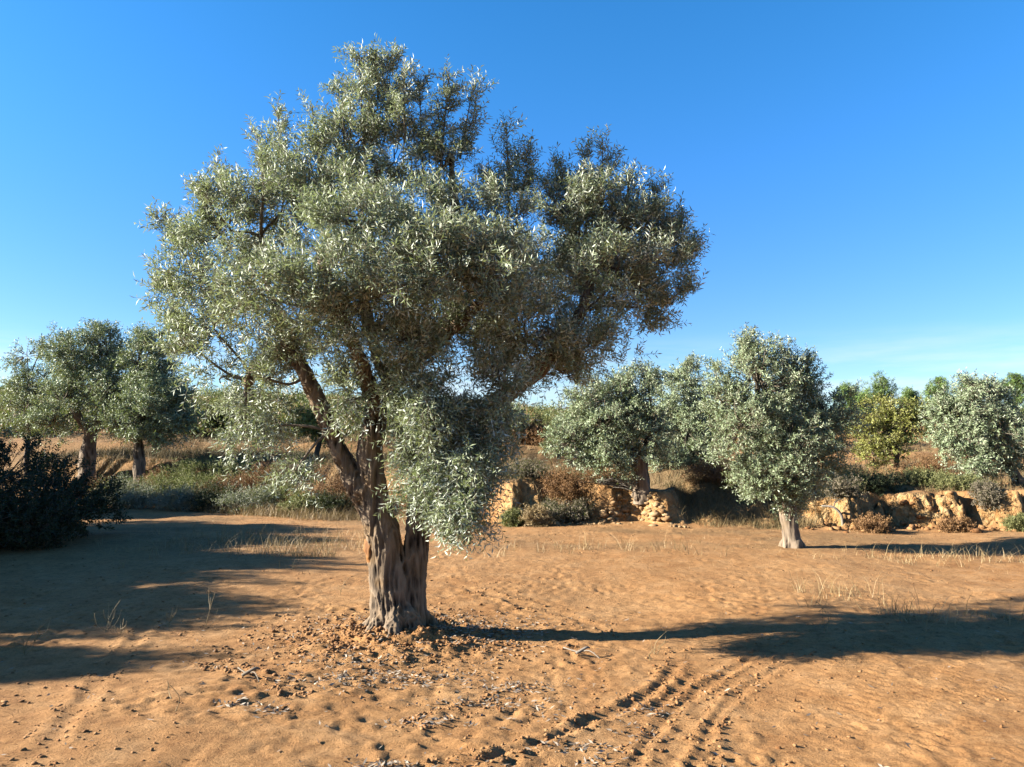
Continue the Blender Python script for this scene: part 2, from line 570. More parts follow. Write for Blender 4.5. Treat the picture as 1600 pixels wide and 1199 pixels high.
def earth_mat():
    m, nt, out = new_mat('red_earth')
    tc = N(nt, 'ShaderNodeTexCoord')

    def noise(scale, detail=6, rough=0.6, dist=0.0):
        n = N(nt, 'ShaderNodeTexNoise')
        n.inputs['Scale'].default_value = scale
        n.inputs['Detail'].default_value = detail
        n.inputs['Roughness'].default_value = rough
        n.inputs['Distortion'].default_value = dist
        nt.links.new(tc.outputs['Object'], n.inputs['Vector'])
        return n.outputs['Fac']
    big, mid, fine, grit = noise(0.35, 5), noise(2.6, 8, 0.65), noise(14, 8, 0.7), noise(70, 6, 0.75)
    c = ramp(nt, [(0.3, (0.225, 0.105, 0.037)), (0.5, (0.300, 0.156, 0.060)), (0.72, (0.36, 0.21, 0.095))], mid)
    c = mix(nt, ramp(nt, [(0.35, (0, 0, 0)), (0.7, (0.480, 0.480, 0.444))], big), c, (0.33, 0.200, 0.092))
    c = mix(nt, 0.55, c, ramp(nt, [(0.38, (0.50, 0.44, 0.40)), (0.48, (1, 1, 1)), (0.7, (1.22, 1.2, 1.16))], fine), 'MULTIPLY')
    c = mix(nt, 0.7, c, ramp(nt, [(0.36, (0.45, 0.38, 0.34)), (0.47, (1, 1, 1)), (0.68, (1.25, 1.25, 1.25))], grit), 'MULTIPLY')
    dry = N(nt, 'ShaderNodeAttribute', attribute_name='grassy')
    dg = ramp(nt, [(0.3, (0.080, 0.048, 0.022)), (0.5, (0.136, 0.088, 0.041)), (0.7, (0.192, 0.136, 0.067))], fine)
    c = mix(nt, dry.outputs['Fac'], c, dg)
    cl = N(nt, 'ShaderNodeAttribute', attribute_name='cliff')
    cc = ramp(nt, [(0.3, (0.20, 0.085, 0.026)), (0.46, (0.33, 0.19, 0.075)), (0.7, (0.44, 0.32, 0.165))], noise(5.5, 8, 0.7, 0.6))
    c = mix(nt, cl.outputs['Fac'], c, cc)
    c = mix(nt, 1.0, c, (0.73, 0.73, 0.74), 'MULTIPLY')
    vo = N(nt, 'ShaderNodeTexVoronoi', feature='F1')
    vo.inputs['Scale'].default_value = 6.5
    wv = N(nt, 'ShaderNodeMix', data_type='RGBA', blend_type='ADD')
    wv.inputs[0].default_value = 0.25
    nz = N(nt, 'ShaderNodeTexNoise')
    nz.inputs['Scale'].default_value = 9
    nz.inputs['Detail'].default_value = 6
    nt.links.new(tc.outputs['Object'], nz.inputs['Vector'])
    nt.links.new(tc.outputs['Object'], wv.inputs[6])
    nt.links.new(nz.outputs['Color'], wv.inputs[7])
    nt.links.new(wv.outputs[2], vo.inputs['Vector'])
    crack = N(nt, 'ShaderNodeMath', operation='MULTIPLY')
    nt.links.new(vo.outputs['Distance'], crack.inputs[0])
    nt.links.new(cl.outputs['Fac'], crack.inputs[1])
    p = N(nt, 'ShaderNodeBsdfPrincipled')
    p.inputs['Roughness'].default_value = 0.95
    p.inputs['Specular IOR Level'].default_value = 0.1
    nt.links.new(c, p.inputs['Base Color'])
    prev = None
    for h, d, s in ((crack.outputs[0], 0.14, 0.9), (mid, 0.03, 0.1), (fine, 0.022, 0.75), (grit, 0.010, 0.9)):
        b = N(nt, 'ShaderNodeBump')
        b.inputs['Strength'].default_value = s
        b.inputs['Distance'].default_value = d
        nt.links.new(h, b.inputs['Height'])
        if prev is not None:
            nt.links.new(prev, b.inputs['Normal'])
        prev = b.outputs[0]
    nt.links.new(prev, p.inputs['Normal'])
    nt.links.new(p.outputs[0], out.inputs[0])
    return m


M = {}
M['earth'] = earth_mat()
M['olive'] = leaf_mat('olive_leaf', (0.085, 0.112, 0.050), (0.26, 0.30, 0.185), (0.33, 0.375, 0.285), (0.58, 0.61, 0.52), 0.58, 0.35, 0.24, (0.22, 0.27, 0.09))
M['olive_far'] = leaf_mat('olive_leaf_pale', (0.12, 0.165, 0.08), (0.26, 0.31, 0.18), (0.25, 0.29, 0.19), (0.40, 0.435, 0.315), 0.6, 0.3)
M['almond'] = leaf_mat('almond_leaf', (0.10, 0.12, 0.022), (0.23, 0.225, 0.055), (0.13, 0.145, 0.04), (0.26, 0.25, 0.08), 0.55, 0.3, 0.22, (0.24, 0.23, 0.03))
M['pine'] = leaf_mat('pine_needle', (0.055, 0.105, 0.028), (0.17, 0.25, 0.06), (0.055, 0.105, 0.028), (0.17, 0.25, 0.06), 0.55, 0.3, 0.2, (0.14, 0.22, 0.03))
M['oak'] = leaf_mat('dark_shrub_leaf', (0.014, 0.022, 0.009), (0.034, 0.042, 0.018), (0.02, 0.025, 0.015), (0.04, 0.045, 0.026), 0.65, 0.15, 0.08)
M['sh_green'] = leaf_mat('green_shrub_leaf', (0.075, 0.082, 0.026), (0.19, 0.185, 0.075), (0.09, 0.10, 0.036), (0.2, 0.2, 0.09), 0.65, 0.2)
M['sh_grey'] = leaf_mat('grey_shrub_leaf', (0.13, 0.14, 0.10), (0.28, 0.28, 0.21), (0.15, 0.16, 0.12), (0.3, 0.3, 0.24), 0.7, 0.2)
M['sh_dry'] = leaf_mat('dry_shrub_leaf', (0.085, 0.07, 0.05), (0.20, 0.165, 0.115), (0.1, 0.085, 0.06), (0.22, 0.18, 0.13), 0.75, 0.15)
M['sh_brown'] = leaf_mat('rusty_shrub_leaf', (0.094, 0.047, 0.020), (0.234, 0.133, 0.058), (0.109, 0.058, 0.023), (0.257, 0.156, 0.070), 0.7, 0.2, 0.15, (0.234, 0.117, 0.039))
M['straw'] = leaf_mat('straw', (0.172, 0.113, 0.047), (0.343, 0.257, 0.133), (0.172, 0.113, 0.047), (0.343, 0.257, 0.133), 0.6, 0.3, 0.2, (0.234, 0.172, 0.070))
M['rough_grass'] = leaf_mat('rough_grass', (0.065, 0.062, 0.028), (0.215, 0.145, 0.066), (0.065, 0.062, 0.028), (0.215, 0.145, 0.066), 0.7, 0.2, 0.15, (0.13, 0.1, 0.04))
M['scrub'] = leaf_mat('hill_scrub_leaf', (0.156, 0.082, 0.031), (0.066, 0.094, 0.023), (0.172, 0.098, 0.039), (0.078, 0.109, 0.031), 0.6, 0.3)
M['bark'] = bark_mat('olive_bark', (0.009, 0.006, 0.004), (0.200, 0.148, 0.100), (0.19, 0.11, 0.04), 0.45)
M['bark_far'] = bark_mat('old_bark', (0.014, 0.009, 0.006), (0.215, 0.165, 0.118), (0.16, 0.11, 0.055), 0.4, 0.9)
M['bark_dark'] = bark_mat('dark_bark', (0.023, 0.017, 0.014), (0.101, 0.074, 0.055), (0.094, 0.070, 0.047), 0.2, 0.6)
M['twig'] = plain_mat('twig_bark', (0.078, 0.062, 0.043), (0.187, 0.156, 0.117))
M['clod'] = plain_mat('earth_clod', (0.148, 0.066, 0.023), (0.265, 0.144, 0.062), 0.95, 30)
M['litter'] = plain_mat('dead_leaf', (0.06, 0.038, 0.022), (0.34, 0.28, 0.215), 0.7, 30)
M['stone'] = plain_mat('ochre_stone', (0.172, 0.094, 0.039), (0.328, 0.226, 0.121), 0.9, 9)
M['greywood'] = plain_mat('weathered_branch', (0.109, 0.090, 0.070), (0.265, 0.234, 0.195), 0.8, 20)
M['rawwood'] = plain_mat('split_wood', (0.10, 0.035, 0.01), (0.26, 0.12, 0.035), 0.8, 25)

# ------------------------------------------------------------------ ground sheet
def spaced(*seg):
    out = []
    for a, b, s in seg:
        out.append(np.linspace(a, b, max(2, int(round((b - a) / s)) + 1))[:-1])
    return np.concatenate(out + [np.array([seg[-1][1]])])


def grow(a, b, s, g):
    out = [a]
    while abs(out[-1] - a) < abs(b - a):
        out.append(out[-1] + s)
        s *= g
    return np.array(out[1:])


xs = np.concatenate([grow(-13.5, -600, -0.25, 1.12)[::-1], spaced((-13.5, -5.2, 0.07), (-5.2, 5.4, 0.024), (5.4, 13.5, 0.05)), grow(13.5, 600, 0.25, 1.12)])
ys = np.concatenate([grow(2.2, -60, -0.3, 1.3)[::-1], spaced((2.2, 8.2, 0.024), (8.2, 13.6, 0.05), (13.6, 20.5, 0.042), (20.5, 40, 0.14), (40, 98, 0.45)), grow(98, 900, 1.2, 1.15)])
X, Y = np.meshgrid(xs, ys)
Z = gh(X, Y, True)
nx, ny = len(xs), len(ys)
V = np.stack([X, Y, Z], -1).reshape(-1, 3)
i = np.arange(ny - 1)[:, None] * nx
j = np.arange(nx - 1)[None, :]
Q = np.stack([i + j, i + j + 1, i + nx + j + 1, i + nx + j], -1).reshape(-1, 4)
yb = bank_foot(X)
tb = (Y - yb)
grassy = sstep((tb - 0.25) / 0.8) * np.clip(0.75 + 0.5 * fbm(X * 0.5, Y * 0.5, 3, 100), 0.1, 1)
grassy = grassy * np.where(Y > 27, np.clip(0.65 + 0.6 * fbm(X * 0.12, Y * 0.16, 3, 104), 0.1, 1), 1)
grassy = np.maximum(grassy, 0.75 * sstep((Y - 9.5) / 4) * np.clip(0.15 + 0.75 * fbm(X * 0.6, Y * 0.9, 4, 101), 0, 0.8) * (tb < 0.6))
Wd = np.interp(X, [-12, -4, 0, 3.3, 3.9, 5.8, 6.6, 12], [2.4, 2.2, 0.8, 0.4, 1.9, 1.7, 0.5, 0.5])
face = sstep((tb + 0.05) / 0.12) * sstep((Wd + 0.05 - tb) / 0.25)
cliff = face * np.interp(X, [-2, -0.2, 0, 0.9, 1.4, 1.9, 3.4, 3.9, 5.8, 6.3, 14], [0, 0, .9, .9, .15, .8, .8, 0.25, 0.25, 1, 1])
cliff *= np.clip(0.85 + 0.5 * fbm(X * 1.5, Y * 1.5, 3, 102), 0.15, 1)
cliff = np.maximum(cliff, 0.8 * (Y > 40) * sstep(fbm(X * 0.08, Y * 0.12, 3, 103) * 1.6 - 0.45))
ground = quads_obj('ground', V, Q, M['earth'], None, {'grassy': grassy.ravel(), 'cliff': cliff.ravel()}, None, True)
tag(ground, 'bare orange earth field rising in low terraces to a scrubby hill', 'ground', None, 'structure')


# ------------------------------------------------------------------ clods, litter, dry grass (stuff)
def ico():
    t = (1 + 5 ** 0.5) / 2
    v = norm(np.array([(-1, t, 0), (1, t, 0), (-1, -t, 0), (1, -t, 0), (0, -1, t), (0, 1, t), (0, -1, -t), (0, 1, -t), (t, 0, -1), (t, 0, 1), (-t, 0, -1), (-t, 0, 1)], float))
    f = [(0, 11, 5), (0, 5, 1), (0, 1, 7), (0, 7, 10), (0, 10, 11), (1, 5, 9), (5, 11, 4), (11, 10, 2), (10, 7, 6), (7, 1, 8), (3, 9, 4), (3, 4, 2), (3, 2, 6), (3, 6, 8), (3, 8, 9), (4, 9, 5), (2, 4, 11), (6, 2, 10), (8, 6, 7), (9, 8, 1)]
    return v, np.array(f)


def subdiv(v, f):
    v = list(map(tuple, v))
    cache = {}
    def mid(a, b):
        k = (min(a, b), max(a, b))
        if k not in cache:
            p = (np.array(v[a]) + np.array(v[b])) / 2
            v.append(tuple(p / np.linalg.norm(p)))
            cache[k] = len(v) - 1
        return cache[k]
    nf = []
    for a, b, c in f:
        ab, bc, ca = mid(a, b), mid(b, c), mid(c, a)
        nf += [(a, ab, ca), (b, bc, ab), (c, ca, bc), (ab, bc, ca)]
    return np.array(v), np.array(nf)


ICO0 = ico()
ICO1 = subdiv(*ICO0)
ICO2 = subdiv(*ICO1)


def lumps(P, size, base, jit=0.22, flat=0.75, sink=0.35):
    bv, bf = base
    n, k = len(P), len(bv)
    a = rng.random(n) * 6.28
    sc = np.stack([0.8 + 0.5 * rng.random(n), 0.7 + 0.4 * rng.random(n), flat * (0.7 + 0.5 * rng.random(n))], -1) * size[:, None]
    v = bv[None] * (1 + jit * rng.normal(size=(n, k, 1))) * sc[:, None, :]
    ca, sa = np.cos(a)[:, None], np.sin(a)[:, None]
    v = np.stack([v[..., 0] * ca - v[..., 1] * sa, v[..., 0] * sa + v[..., 1] * ca, v[..., 2]], -1)
    P = P.copy()
    P[:, 2] += size * (1 - 2 * sink) * flat * 0.8
    v = v + P[:, None, :]
    f = bf[None] + (np.arange(n) * k)[:, None, None]
    return v.reshape(-1, 3), f.reshape(-1, 3)


def field_points():
    pts, siz = [], []
    for q, w, d, l in RUT_G:
        n = int(900 * min(1, l / 0.02) ** 1.5)
        t = rng.random(n) ** 1.25 * (len(q) - 1)
        k = np.clip(t.astype(int), 0, len(q) - 2)
        b = q[k] + (q[k + 1] - q[k]) * (t - k)[:, None]
        dv = norm(q[k + 1] - q[k])
        s = np.where(rng.random(n) < 0.5, -1, 1) * (w * 1.2 + rng.normal(size=n) * w * 0.6)
        pts.append(b + np.stack([-dv[:, 1], dv[:, 0]], -1) * s[:, None])
        siz.append(0.003 + 0.014 * rng.random(n) ** 3)
    n = 6500
    r = 0.2 + 0.75 * np.abs(rng.normal(size=n)) * 0.75
    a = rng.random(n) * 6.28
    pts.append(TRUNK + np.stack([np.cos(a) * r * 1.15, np.sin(a) * r * 0.9 - 0.05], -1))
    siz.append(0.0035 + 0.020 * rng.random(n) ** 5)
    n = 520
    xb = 5.8 + 7.5 * rng.random(n)
    ybk = bank_foot(xb) + rng.normal(-0.05, 0.22, n)
    pts.append(np.column_stack([xb, ybk]))
    siz.append(0.02 + 0.075 * rng.random(n) ** 3)
    n = 8000
    yy = 2.6 + 13 * rng.random(n) ** 1.6
    xx = (rng.random(n) * 2 - 1) * yy * 0.75
    keep = fbm(xx * 0.9, yy * 0.9, 3, 120) > -0.25
    pts.append(np.stack([xx, yy], -1)[keep])
    siz.append((0.003 + 0.013 * rng.random(n) ** 3.5)[keep])
    return np.concatenate(pts), np.concatenate(siz)


P2, S2 = field_points()
Zg = gh(P2[:, 0], P2[:, 1], True)
V, Q = lumps(np.column_stack([P2, Zg]), S2, ICO0, 0.3, 0.65)
o = quads_obj('soil_clods', V, Q, M['clod'], None, {'tint': np.repeat(rng.random(len(P2)), 12)})
tag(o, 'crumbs and clods of orange soil scattered over the field', 'soil clods', None, 'stuff')

# dead olive leaves
pts = []
n = 1700
a = rng.random(n) * 6.28
r = 0.2 + 0.62 * np.abs(rng.normal(size=n))
c = TRUNK + np.stack([np.cos(a) * r * 1.1 + 0.1, np.sin(a) * r * 0.8], -1)
pts.append(c[fbm(c[:, 0] * 3, c[:, 1] * 3, 2, 131) > -0.2])
for px, py, n, sx, sy in ((640, 1050, 420, .28, .12), (775, 975, 480, .28, .2), (560, 1030, 260, .3, .12), (690, 1115, 150, .2, .05), (760, 1085, 220, .25, .06), (820, 1060, 170, .2, .07), (600, 1190, 160, .1, .04), (700, 1192, 110, .2, .04),
                         (800, 1060, 60, .1, .06), (380, 1105, 80, .09, .05), (430, 1112, 60, .05, .04), (900, 1155, 110, .12, .05), (1020, 1095, 90, .1, .06), (930, 1180, 60, .08, .04), (850, 1100, 60, .1, .1), (990, 1130, 60, .1, .1), (1150, 1190, 40, .1, .1), (520, 1060, 200, .22, .1)):
    b = gp(px, py)
    n = int(n * .6)
    pts.append(b + rng.normal(size=(n, 2)) * [sx, sy])
n = 1100
yy = 2.7 + 5 * rng.random(n) ** 1.3
pts.append(np.column_stack([(rng.random(n) * 1.5 - 0.75) * yy, yy])[fbm(yy * 1.3, yy * 0 + rng.random(n) * 8, 2, 132) > -0.1])
LP = np.concatenate(pts)
n = len(LP)
zz = gh(LP[:, 0], LP[:, 1], True) + 0.004 + 0.006 * rng.random(n)
a = rng.random(n) * 6.28
D = np.stack([np.cos(a), np.sin(a), rng.normal(size=n) * 0.2], -1)
Nn = norm(np.stack([rng.normal(size=n) * 0.45, rng.normal(size=n) * 0.45, np.ones(n)], -1))
V, Q = leaves(np.column_stack([LP, zz]), D, Nn, 0.03 + 0.028 * rng.random(n), 0.0045 + 0.003 * rng.random(n), 0.3, -0.1)
o = quads_obj('leaf_litter', V, Q, M['litter'], None, {'tint': np.repeat(np.clip(rng.normal(0.55, 0.35, n), 0, 1.1), 4)})
tag(o, 'fallen dry olive leaves scattered on the orange soil under the large tree', 'leaf litter', None, 'stuff')


def blades(P, h, lean, w):
    n = len(P)
    a = rng.random(n) * 6.28
    b = rng.random(n) * 6.28
    s = np.stack([np.cos(a), np.sin(a), 0 * a], -1) * w[:, None]
    l = np.stack([np.cos(b), np.sin(b), 0 * b], -1) * (lean * h)[:, None]
    up = np.array([0, 0, 1.0])
    m = P + l * 0.35 + up * (h * 0.6)[:, None]
    t = P + l + up * h[:, None]
    V = np.stack([P - s, P + s, m + s * 0.7, m - s * 0.7, t + s * 0.15, t - s * 0.15], 1)
    Q = np.array([[0, 1, 2, 3], [3, 2, 4, 5]])[None] + (np.arange(n) * 6)[:, None, None]
    return V.reshape(-1, 3), Q.reshape(-1, 4)


def tufts(centres, per, spread, h0, h1, w):
    idx = np.repeat(np.arange(len(centres)), per)
    n = len(idx)
    p = centres[idx] + rng.normal(size=(n, 2)) * spread
    h = (h0 + (h1 - h0) * rng.random(n) ** 1.8) * (0.55 + 0.7 * rng.random(len(centres)))[idx]
    z = gh(p[:, 0], p[:, 1]) - 0.01
    V, Q = blades(np.column_stack([p, z]), h, 0.25 + 0.9 * rng.random(n), w * (0.7 + 0.6 * rng.random(n)))
    tint = np.repeat(np.clip(rng.normal(0.5, 0.15, len(centres))[idx] + rng.normal(size=n) * 0.15, 0, 1), 6)
    return V, Q, tint


G = Acc()
# sparse dry grass over the far half of the field
n = 5200
yy = 10.0 + 9 * rng.random(n)
xx = (rng.random(n) * 1.7 - 0.85) * yy
bf = bank_foot(xx)
dens = 0.15 + 0.5 * fbm(xx * 0.5, yy * 0.7, 3, 140) + 0.8 * sstep((yy - bf + 2.2) / 2.0)
k = (yy < bf + 0.2) & (rng.random(n) < dens * 0.5)
G.add(*tufts(np.column_stack([xx, yy])[k], 5, 0.09, 0.015, 0.075, 0.0025))
# pale band of grass at the foot of the left bank
n = 900
xx = rng.normal(-5.6, 1.6, n)
yy = bank_foot(xx) - 0.2 - 1.3 * rng.random(n)
G.add(*tufts(np.column_stack([xx, yy]), 9, 0.09, 0.08, 0.33, 0.004))
n = 260
xx = rng.normal(-4.0, 1.2, n)
yy = rng.normal(12.6, 0.9, n)
G.add(*tufts(np.column_stack([xx, yy]), 8, 0.08, 0.05, 0.26, 0.003))
# dry grass in the shade of the large trees' shadows, right hand side
for px, py, n_, s in ((1400, 868, 34, .6), (1560, 866, 32, .5), (1265, 825, 26, .06), (1440, 960, 20, .4), (1290, 925, 16, .3), (870, 860, 24, .6), (1000, 860, 24, .7), (460, 870, 40, .3)):
    b = gp(px, py)
    G.add(*tufts(b + rng.normal(size=(n_, 2)) * [s, s * 0.5], 7, 0.05, 0.06, 0.30, 0.003))
o = G.build('dry_grass', [M['straw']])
tag(o, 'thin straw coloured grass on the bare field and at the foot of the left bank', 'dry grass', None, 'stuff')
G = Acc()
# terrace tops and bank faces
n = 5200
xx = -17 + 33 * rng.random(n)
yy = bank_foot(xx) + 0.1 + 9.5 * rng.random(n) ** 1.4
k = (fbm(xx * 0.6, yy * 0.6, 3, 141) > -0.45) & ~((xx > 6.4) & (yy - bank_foot(xx) < 0.55)) & ~((xx > 1.8) & (xx < 3.4) & (yy - bank_foot(xx) < 0.5))
G.add(*tufts(np.column_stack([xx, yy])[k], 9, 0.12, 0.08, 0.30, 0.005))
n = 2600
xx = -16 + 15 * rng.random(n)
yy = bank_foot(xx) + 1.5 + 8.5 * rng.random(n)
G.add(*tufts(np.column_stack([xx, yy]), 9, 0.14, 0.08, 0.34, 0.006))
# orange grassy hump between the two olives
n = 700
xx = 3.6 + 2.6 * rng.random(n)
yy = bank_foot(xx) + 2.2 * rng.random(n)
G.add(*tufts(np.column_stack([xx, yy]), 10, 0.1, 0.06, 0.22, 0.004))
n = 2600
xx = -30 + 62 * rng.random(n)
yy = 25 + 16 * rng.random(n)
k = fbm(xx * 0.3, yy * 0.3, 3, 142) > -0.25
G.add(*tufts(np.column_stack([xx, yy])[k], 8, 0.2, 0.12, 0.36, 0.009))
o = G.build('rough_grass', [M['rough_grass']])
tag(o, 'brown rough grass covering the terraces behind the field', 'rough grass', None, 'stuff')

# scrub of the hill
A = Acc()
n = 4200
yy = 34 + 70 * rng.random(n) ** 0.9
xx = (rng.random(n) * 1.75 - 0.87) * yy
k = (fbm(xx * 0.09, yy * 0.14, 3, 150) + 0.008 * (yy - 60)) > -0.32
k &= ~((xx / yy > 0.46) & (xx / yy < 0.60) & (yy < 62) & (rng.random(n) < 0.75))
xx, yy = np.concatenate([xx[k], -30 + 28 * rng.random(420)]), np.concatenate([yy[k], 34 + 26 * rng.random(420)])
for x0, y0, z0 in zip(xx, yy, gh(xx, yy)):
    w = (0.35 + 0.75 * rng.random() ** 2) * (1 + 0.006 * (y0 - 34))
    h = w * (0.7 + 0.6 * rng.random())
    m = int(60 + 60 * w)
    d = rand_dir(m)
    d[:, 2] = np.abs(d[:, 2])
    P = np.array([x0, y0, z0]) + d * np.array([w, w, h]) * (0.55 + 0.45 * rng.random((m, 1)))
    V, Q = leaves(P, d + 0.7 * rand_dir(m) + [0, 0, 0.4], rand_dir(m) * 0.6 + d, 0.16 + 0.10 * rng.random(m), 0.045)
    A.add(V, Q, np.repeat(np.clip((rng.choice([0.1, 0.3, 0.75, 0.95]) if y0 < 62 or rng.random() < .3 else 0.9) + rng.normal(size=m) * 0.12, 0, 1), 4))
o = A.build('hillside_scrub', [M['scrub']])
tag(o, 'low brown and green scrub covering the hill behind the grove', 'scrub', None, 'stuff')


# ------------------------------------------------------------------ the large olive
D0 = float(TRUNK[1])


def pl(D, *pts):
    return [(at(px, py, D + dd), r) for px, py, dd, r in pts]


def lobe(D, cx, cy, rx, ry, dd, rd, nc, droop=0.0):
    k = (D + dd) / F
    if D < 8:
        rx, ry, nc = max(11, rx - 14), max(13, ry - 15), max(3, int(nc * (.95 if cy >= 420 and cx >= 600 else .76)))
    return (at(cx, cy, D + dd), (rx * k, rd, ry * k), nc, droop)


base = np.array([TRUNK[0], D0, ghp(*TRUNK)])
tree = empty('olive_tree', base, 'large silvery olive tree with forked gnarled trunk, alone on bare soil in front', 'olive tree', 'olive trees of the grove')
limbs = [
    pl(D0, (618, 1010, 0, .25), (618, 975, 0, .205), (616, 935, 0, .18), (616, 900, 0, .16), (612, 865, 0, .11), (606, 830, 0, .06)),
    pl(D0, (606, 1020, -.02, .13), (604, 965, -.03, .15), (604, 900, -.02, .145), (602, 850, -.02, .14), (595, 822, 0, .14), (580, 785, 0, .13), (566, 765, 0, .11)),
    pl(D0, (580, 795, 0, .11), (557, 758, 0, .10), (538, 722, 0, .086), (517, 675, -.02, .08), (500, 635, -.03, .076), (479, 588, -.03, .066), (462, 556, 0, .062), (440, 510, .05, .05), (418, 440, .1, .038), (408, 370, .1, .028)),
    pl(D0, (588, 795, 0, .12), (586, 760, 0, .112), (578, 710, 0, .112), (583, 675, 0, .105), (590, 635, .05, .10), (612, 600, .1, .085), (645, 560, .12, .08), (690, 515, .15, .065), (715, 440, .15, .05), (712, 340, .2, .038), (703, 240, .2, .026)),
    pl(D0, (640, 1020, .02, .13), (640, 975, .02, .15), (643, 920, .02, .13), (650, 870, .03, .115), (655, 820, .05, .105), (660, 770, .08, .10), (685, 710, .1, .09), (735, 655, .1, .08), (800, 612, .15, .07), (860, 560, .2, .055), (905, 490, .2, .045), (930, 410, .2, .034), (940, 330, .2, .025)),
    pl(D0, (612, 600, .1, .08), (585, 540, .2, .06), (570, 460, .25, .05), (580, 360, .25, .04), (590, 260, .25, .028)),
    pl(D0, (645, 560, .12, .07), (700, 520, -.3, .055), (760, 460, -.6, .045), (790, 390, -.7, .03)),
    pl(D0, (590, 635, .05, .08), (560, 560, -.4, .05), (530, 480, -.75, .04), (500, 400, -.85, .028)),
    pl(D0, (690, 515, .15, .06), (740, 450, .8, .05), (800, 380, 1.2, .035)),
    pl(D0, (462, 556, 0, .055), (430, 552, .05, .06), (408, 566, .05, .064), (392, 590, .05, .056), (384, 603, .05, .03)),
    pl(D0, (735, 655, .1, .06), (740, 700, -.25, .04), (735, 740, -.35, .03)),
]
for a, ln in ((0.3, .5), (1.2, .42), (2.2, .45), (3.0, .42), (3.9, .46), (4.7, .48), (5.5, .45)):
    ln *= .8
    c = base + [math.cos(a) * .06, math.sin(a) * .06, 0.16]
    e = base + [math.cos(a) * ln, math.sin(a) * ln, -0.10]
    limbs.append([(c, .11), (base + [math.cos(a) * ln * .55, math.sin(a) * ln * .55, 0.03], .075), (e, .035)])
wood('trunk', limbs, M['bark'], tree, 0.0085, base, 0.015, 0.014)
# raw split on the left flank of the trunk
sp = at(578, 868, D0 - .07)
s = wood('split_scar', [[(at(574, 845, D0 - .02), .03), (at(579, 858, D0 - .05), .05), (at(584, 880, D0 - .06), .035), (at(586, 905, D0 - .05), .02)]], M['rawwood'], tree, 0.01, base, 0.012, 0.01)

A = Acc()
LB = [
    # px, py, rx, ry, depth offset, depth radius, clumps, droop
    (360, 360, 66, 70, 0.1, .5, 34), (292, 535, 34, 40, .1, .4, 14), (305, 440, 56, 76, 0, .5, 32), (335, 515, 58, 62, .1, .5, 26), (390, 450, 72, 86, -.85, .35, 34), (385, 430, 66, 90, .9, .4, 26),
    (440, 330, 62, 70, .1, .45, 30), (412, 300, 40, 54, -.3, .35, 16),
    (548, 230, 54, 66, .1, .4, 26), (615, 255, 56, 70, .3, .45, 26), (500, 300, 56, 76, 0, .45, 28), (570, 345, 82, 74, -.75, .38, 38), (560, 330, 76, 76, 1.0, .5, 26),
    (692, 265, 30, 54, .2, .3, 12), (780, 345, 66, 36, .1, .45, 22),
    (930, 325, 50, 58, .2, .45, 28), (875, 325, 40, 46, .1, .4, 18), (1000, 360, 50, 56, .2, .45, 28), (1036, 410, 40, 54, .2, .4, 20), (905, 385, 82, 72, .5, .6, 38), (960, 440, 82, 76, .0, .6, 44), (1000, 480, 58, 62, .4, .55, 26), (900, 430, 78, 68, 1.1, .5, 26),
    (700, 405, 92, 66, -.85, .38, 44), (640, 440, 86, 66, -1.0, .38, 38), (780, 425, 72, 72, -.9, .38, 36), (700, 420, 106, 86, .4, .6, 40), (600, 450, 78, 66, .8, .6, 30), (800, 430, 78, 76, .9, .6, 32), (690, 335, 70, 42, .1, .5, 24),
    (500, 440, 72, 72, -.95, .38, 34), (540, 500, 72, 50, -.8, .38, 38), (470, 500, 58, 52, .1, .5, 22), (440, 560, 56, 36, .3, .4, 18),
    (700, 520, 96, 50, .1, .7, 48), (820, 520, 86, 56, .0, .7, 42), (920, 540, 72, 46, .2, .55, 32), (880, 585, 72, 30, .3, .45, 18), (830, 560, 76, 42, .8, .5, 22), (640, 540, 66, 46, -.6, .4, 34), (560, 595, 46, 38, -.25, .3, 18),
    (640, 595, 52, 34, -.3, .35, 15), (780, 590, 56, 36, -.3, .45, 20), (985, 400, 56, 56, 1.0, .45, 20),
    (650, 380, 110, 70, 1.7, .4, 46), (850, 420, 100, 60, 1.85, .4, 46), (480, 400, 90, 60, 1.5, .4, 22), (440, 540, 46, 30, -.3, .3, 14), (415, 590, 30, 22, -.25, .2, 8),
]
lobes = [lobe(D0, *q) for q in LB]
DR = [(700, 660, 62, 50, -.35, .4, 36, .35), (675, 620, 42, 50, -.45, .35, 20, .3), (735, 720, 52, 55, -.45, .35, 38, .5), (725, 780, 48, 38, -.5, .3, 30, .6), (700, 775, 32, 35, -.5, .25, 14, .6), (770, 660, 35, 55, -.3, .35, 18, .5), (672, 690, 30, 40, -.35, .25, 12, .4),
      (400, 625, 52, 40, .1, .4, 13, .35), (385, 675, 38, 36, .1, .3, 9, .5), (440, 665, 30, 36, .0, .3, 6, .5), (462, 735, 18, 30, -.1, .12, 7, .7), (345, 590, 48, 34, .2, .4, 11, .3), (425, 600, 42, 30, .4, .4, 6, .3), (545, 625, 26, 24, -.3, .2, 6, .4), (652, 745, 32, 44, -.4, .2, 12, .5), (640, 690, 30, 34, -.35, .2, 8, .4), (606, 628, 30, 24, -.35, .2, 4, .4)]
lobes += [lobe(D0, *q) for q in DR]
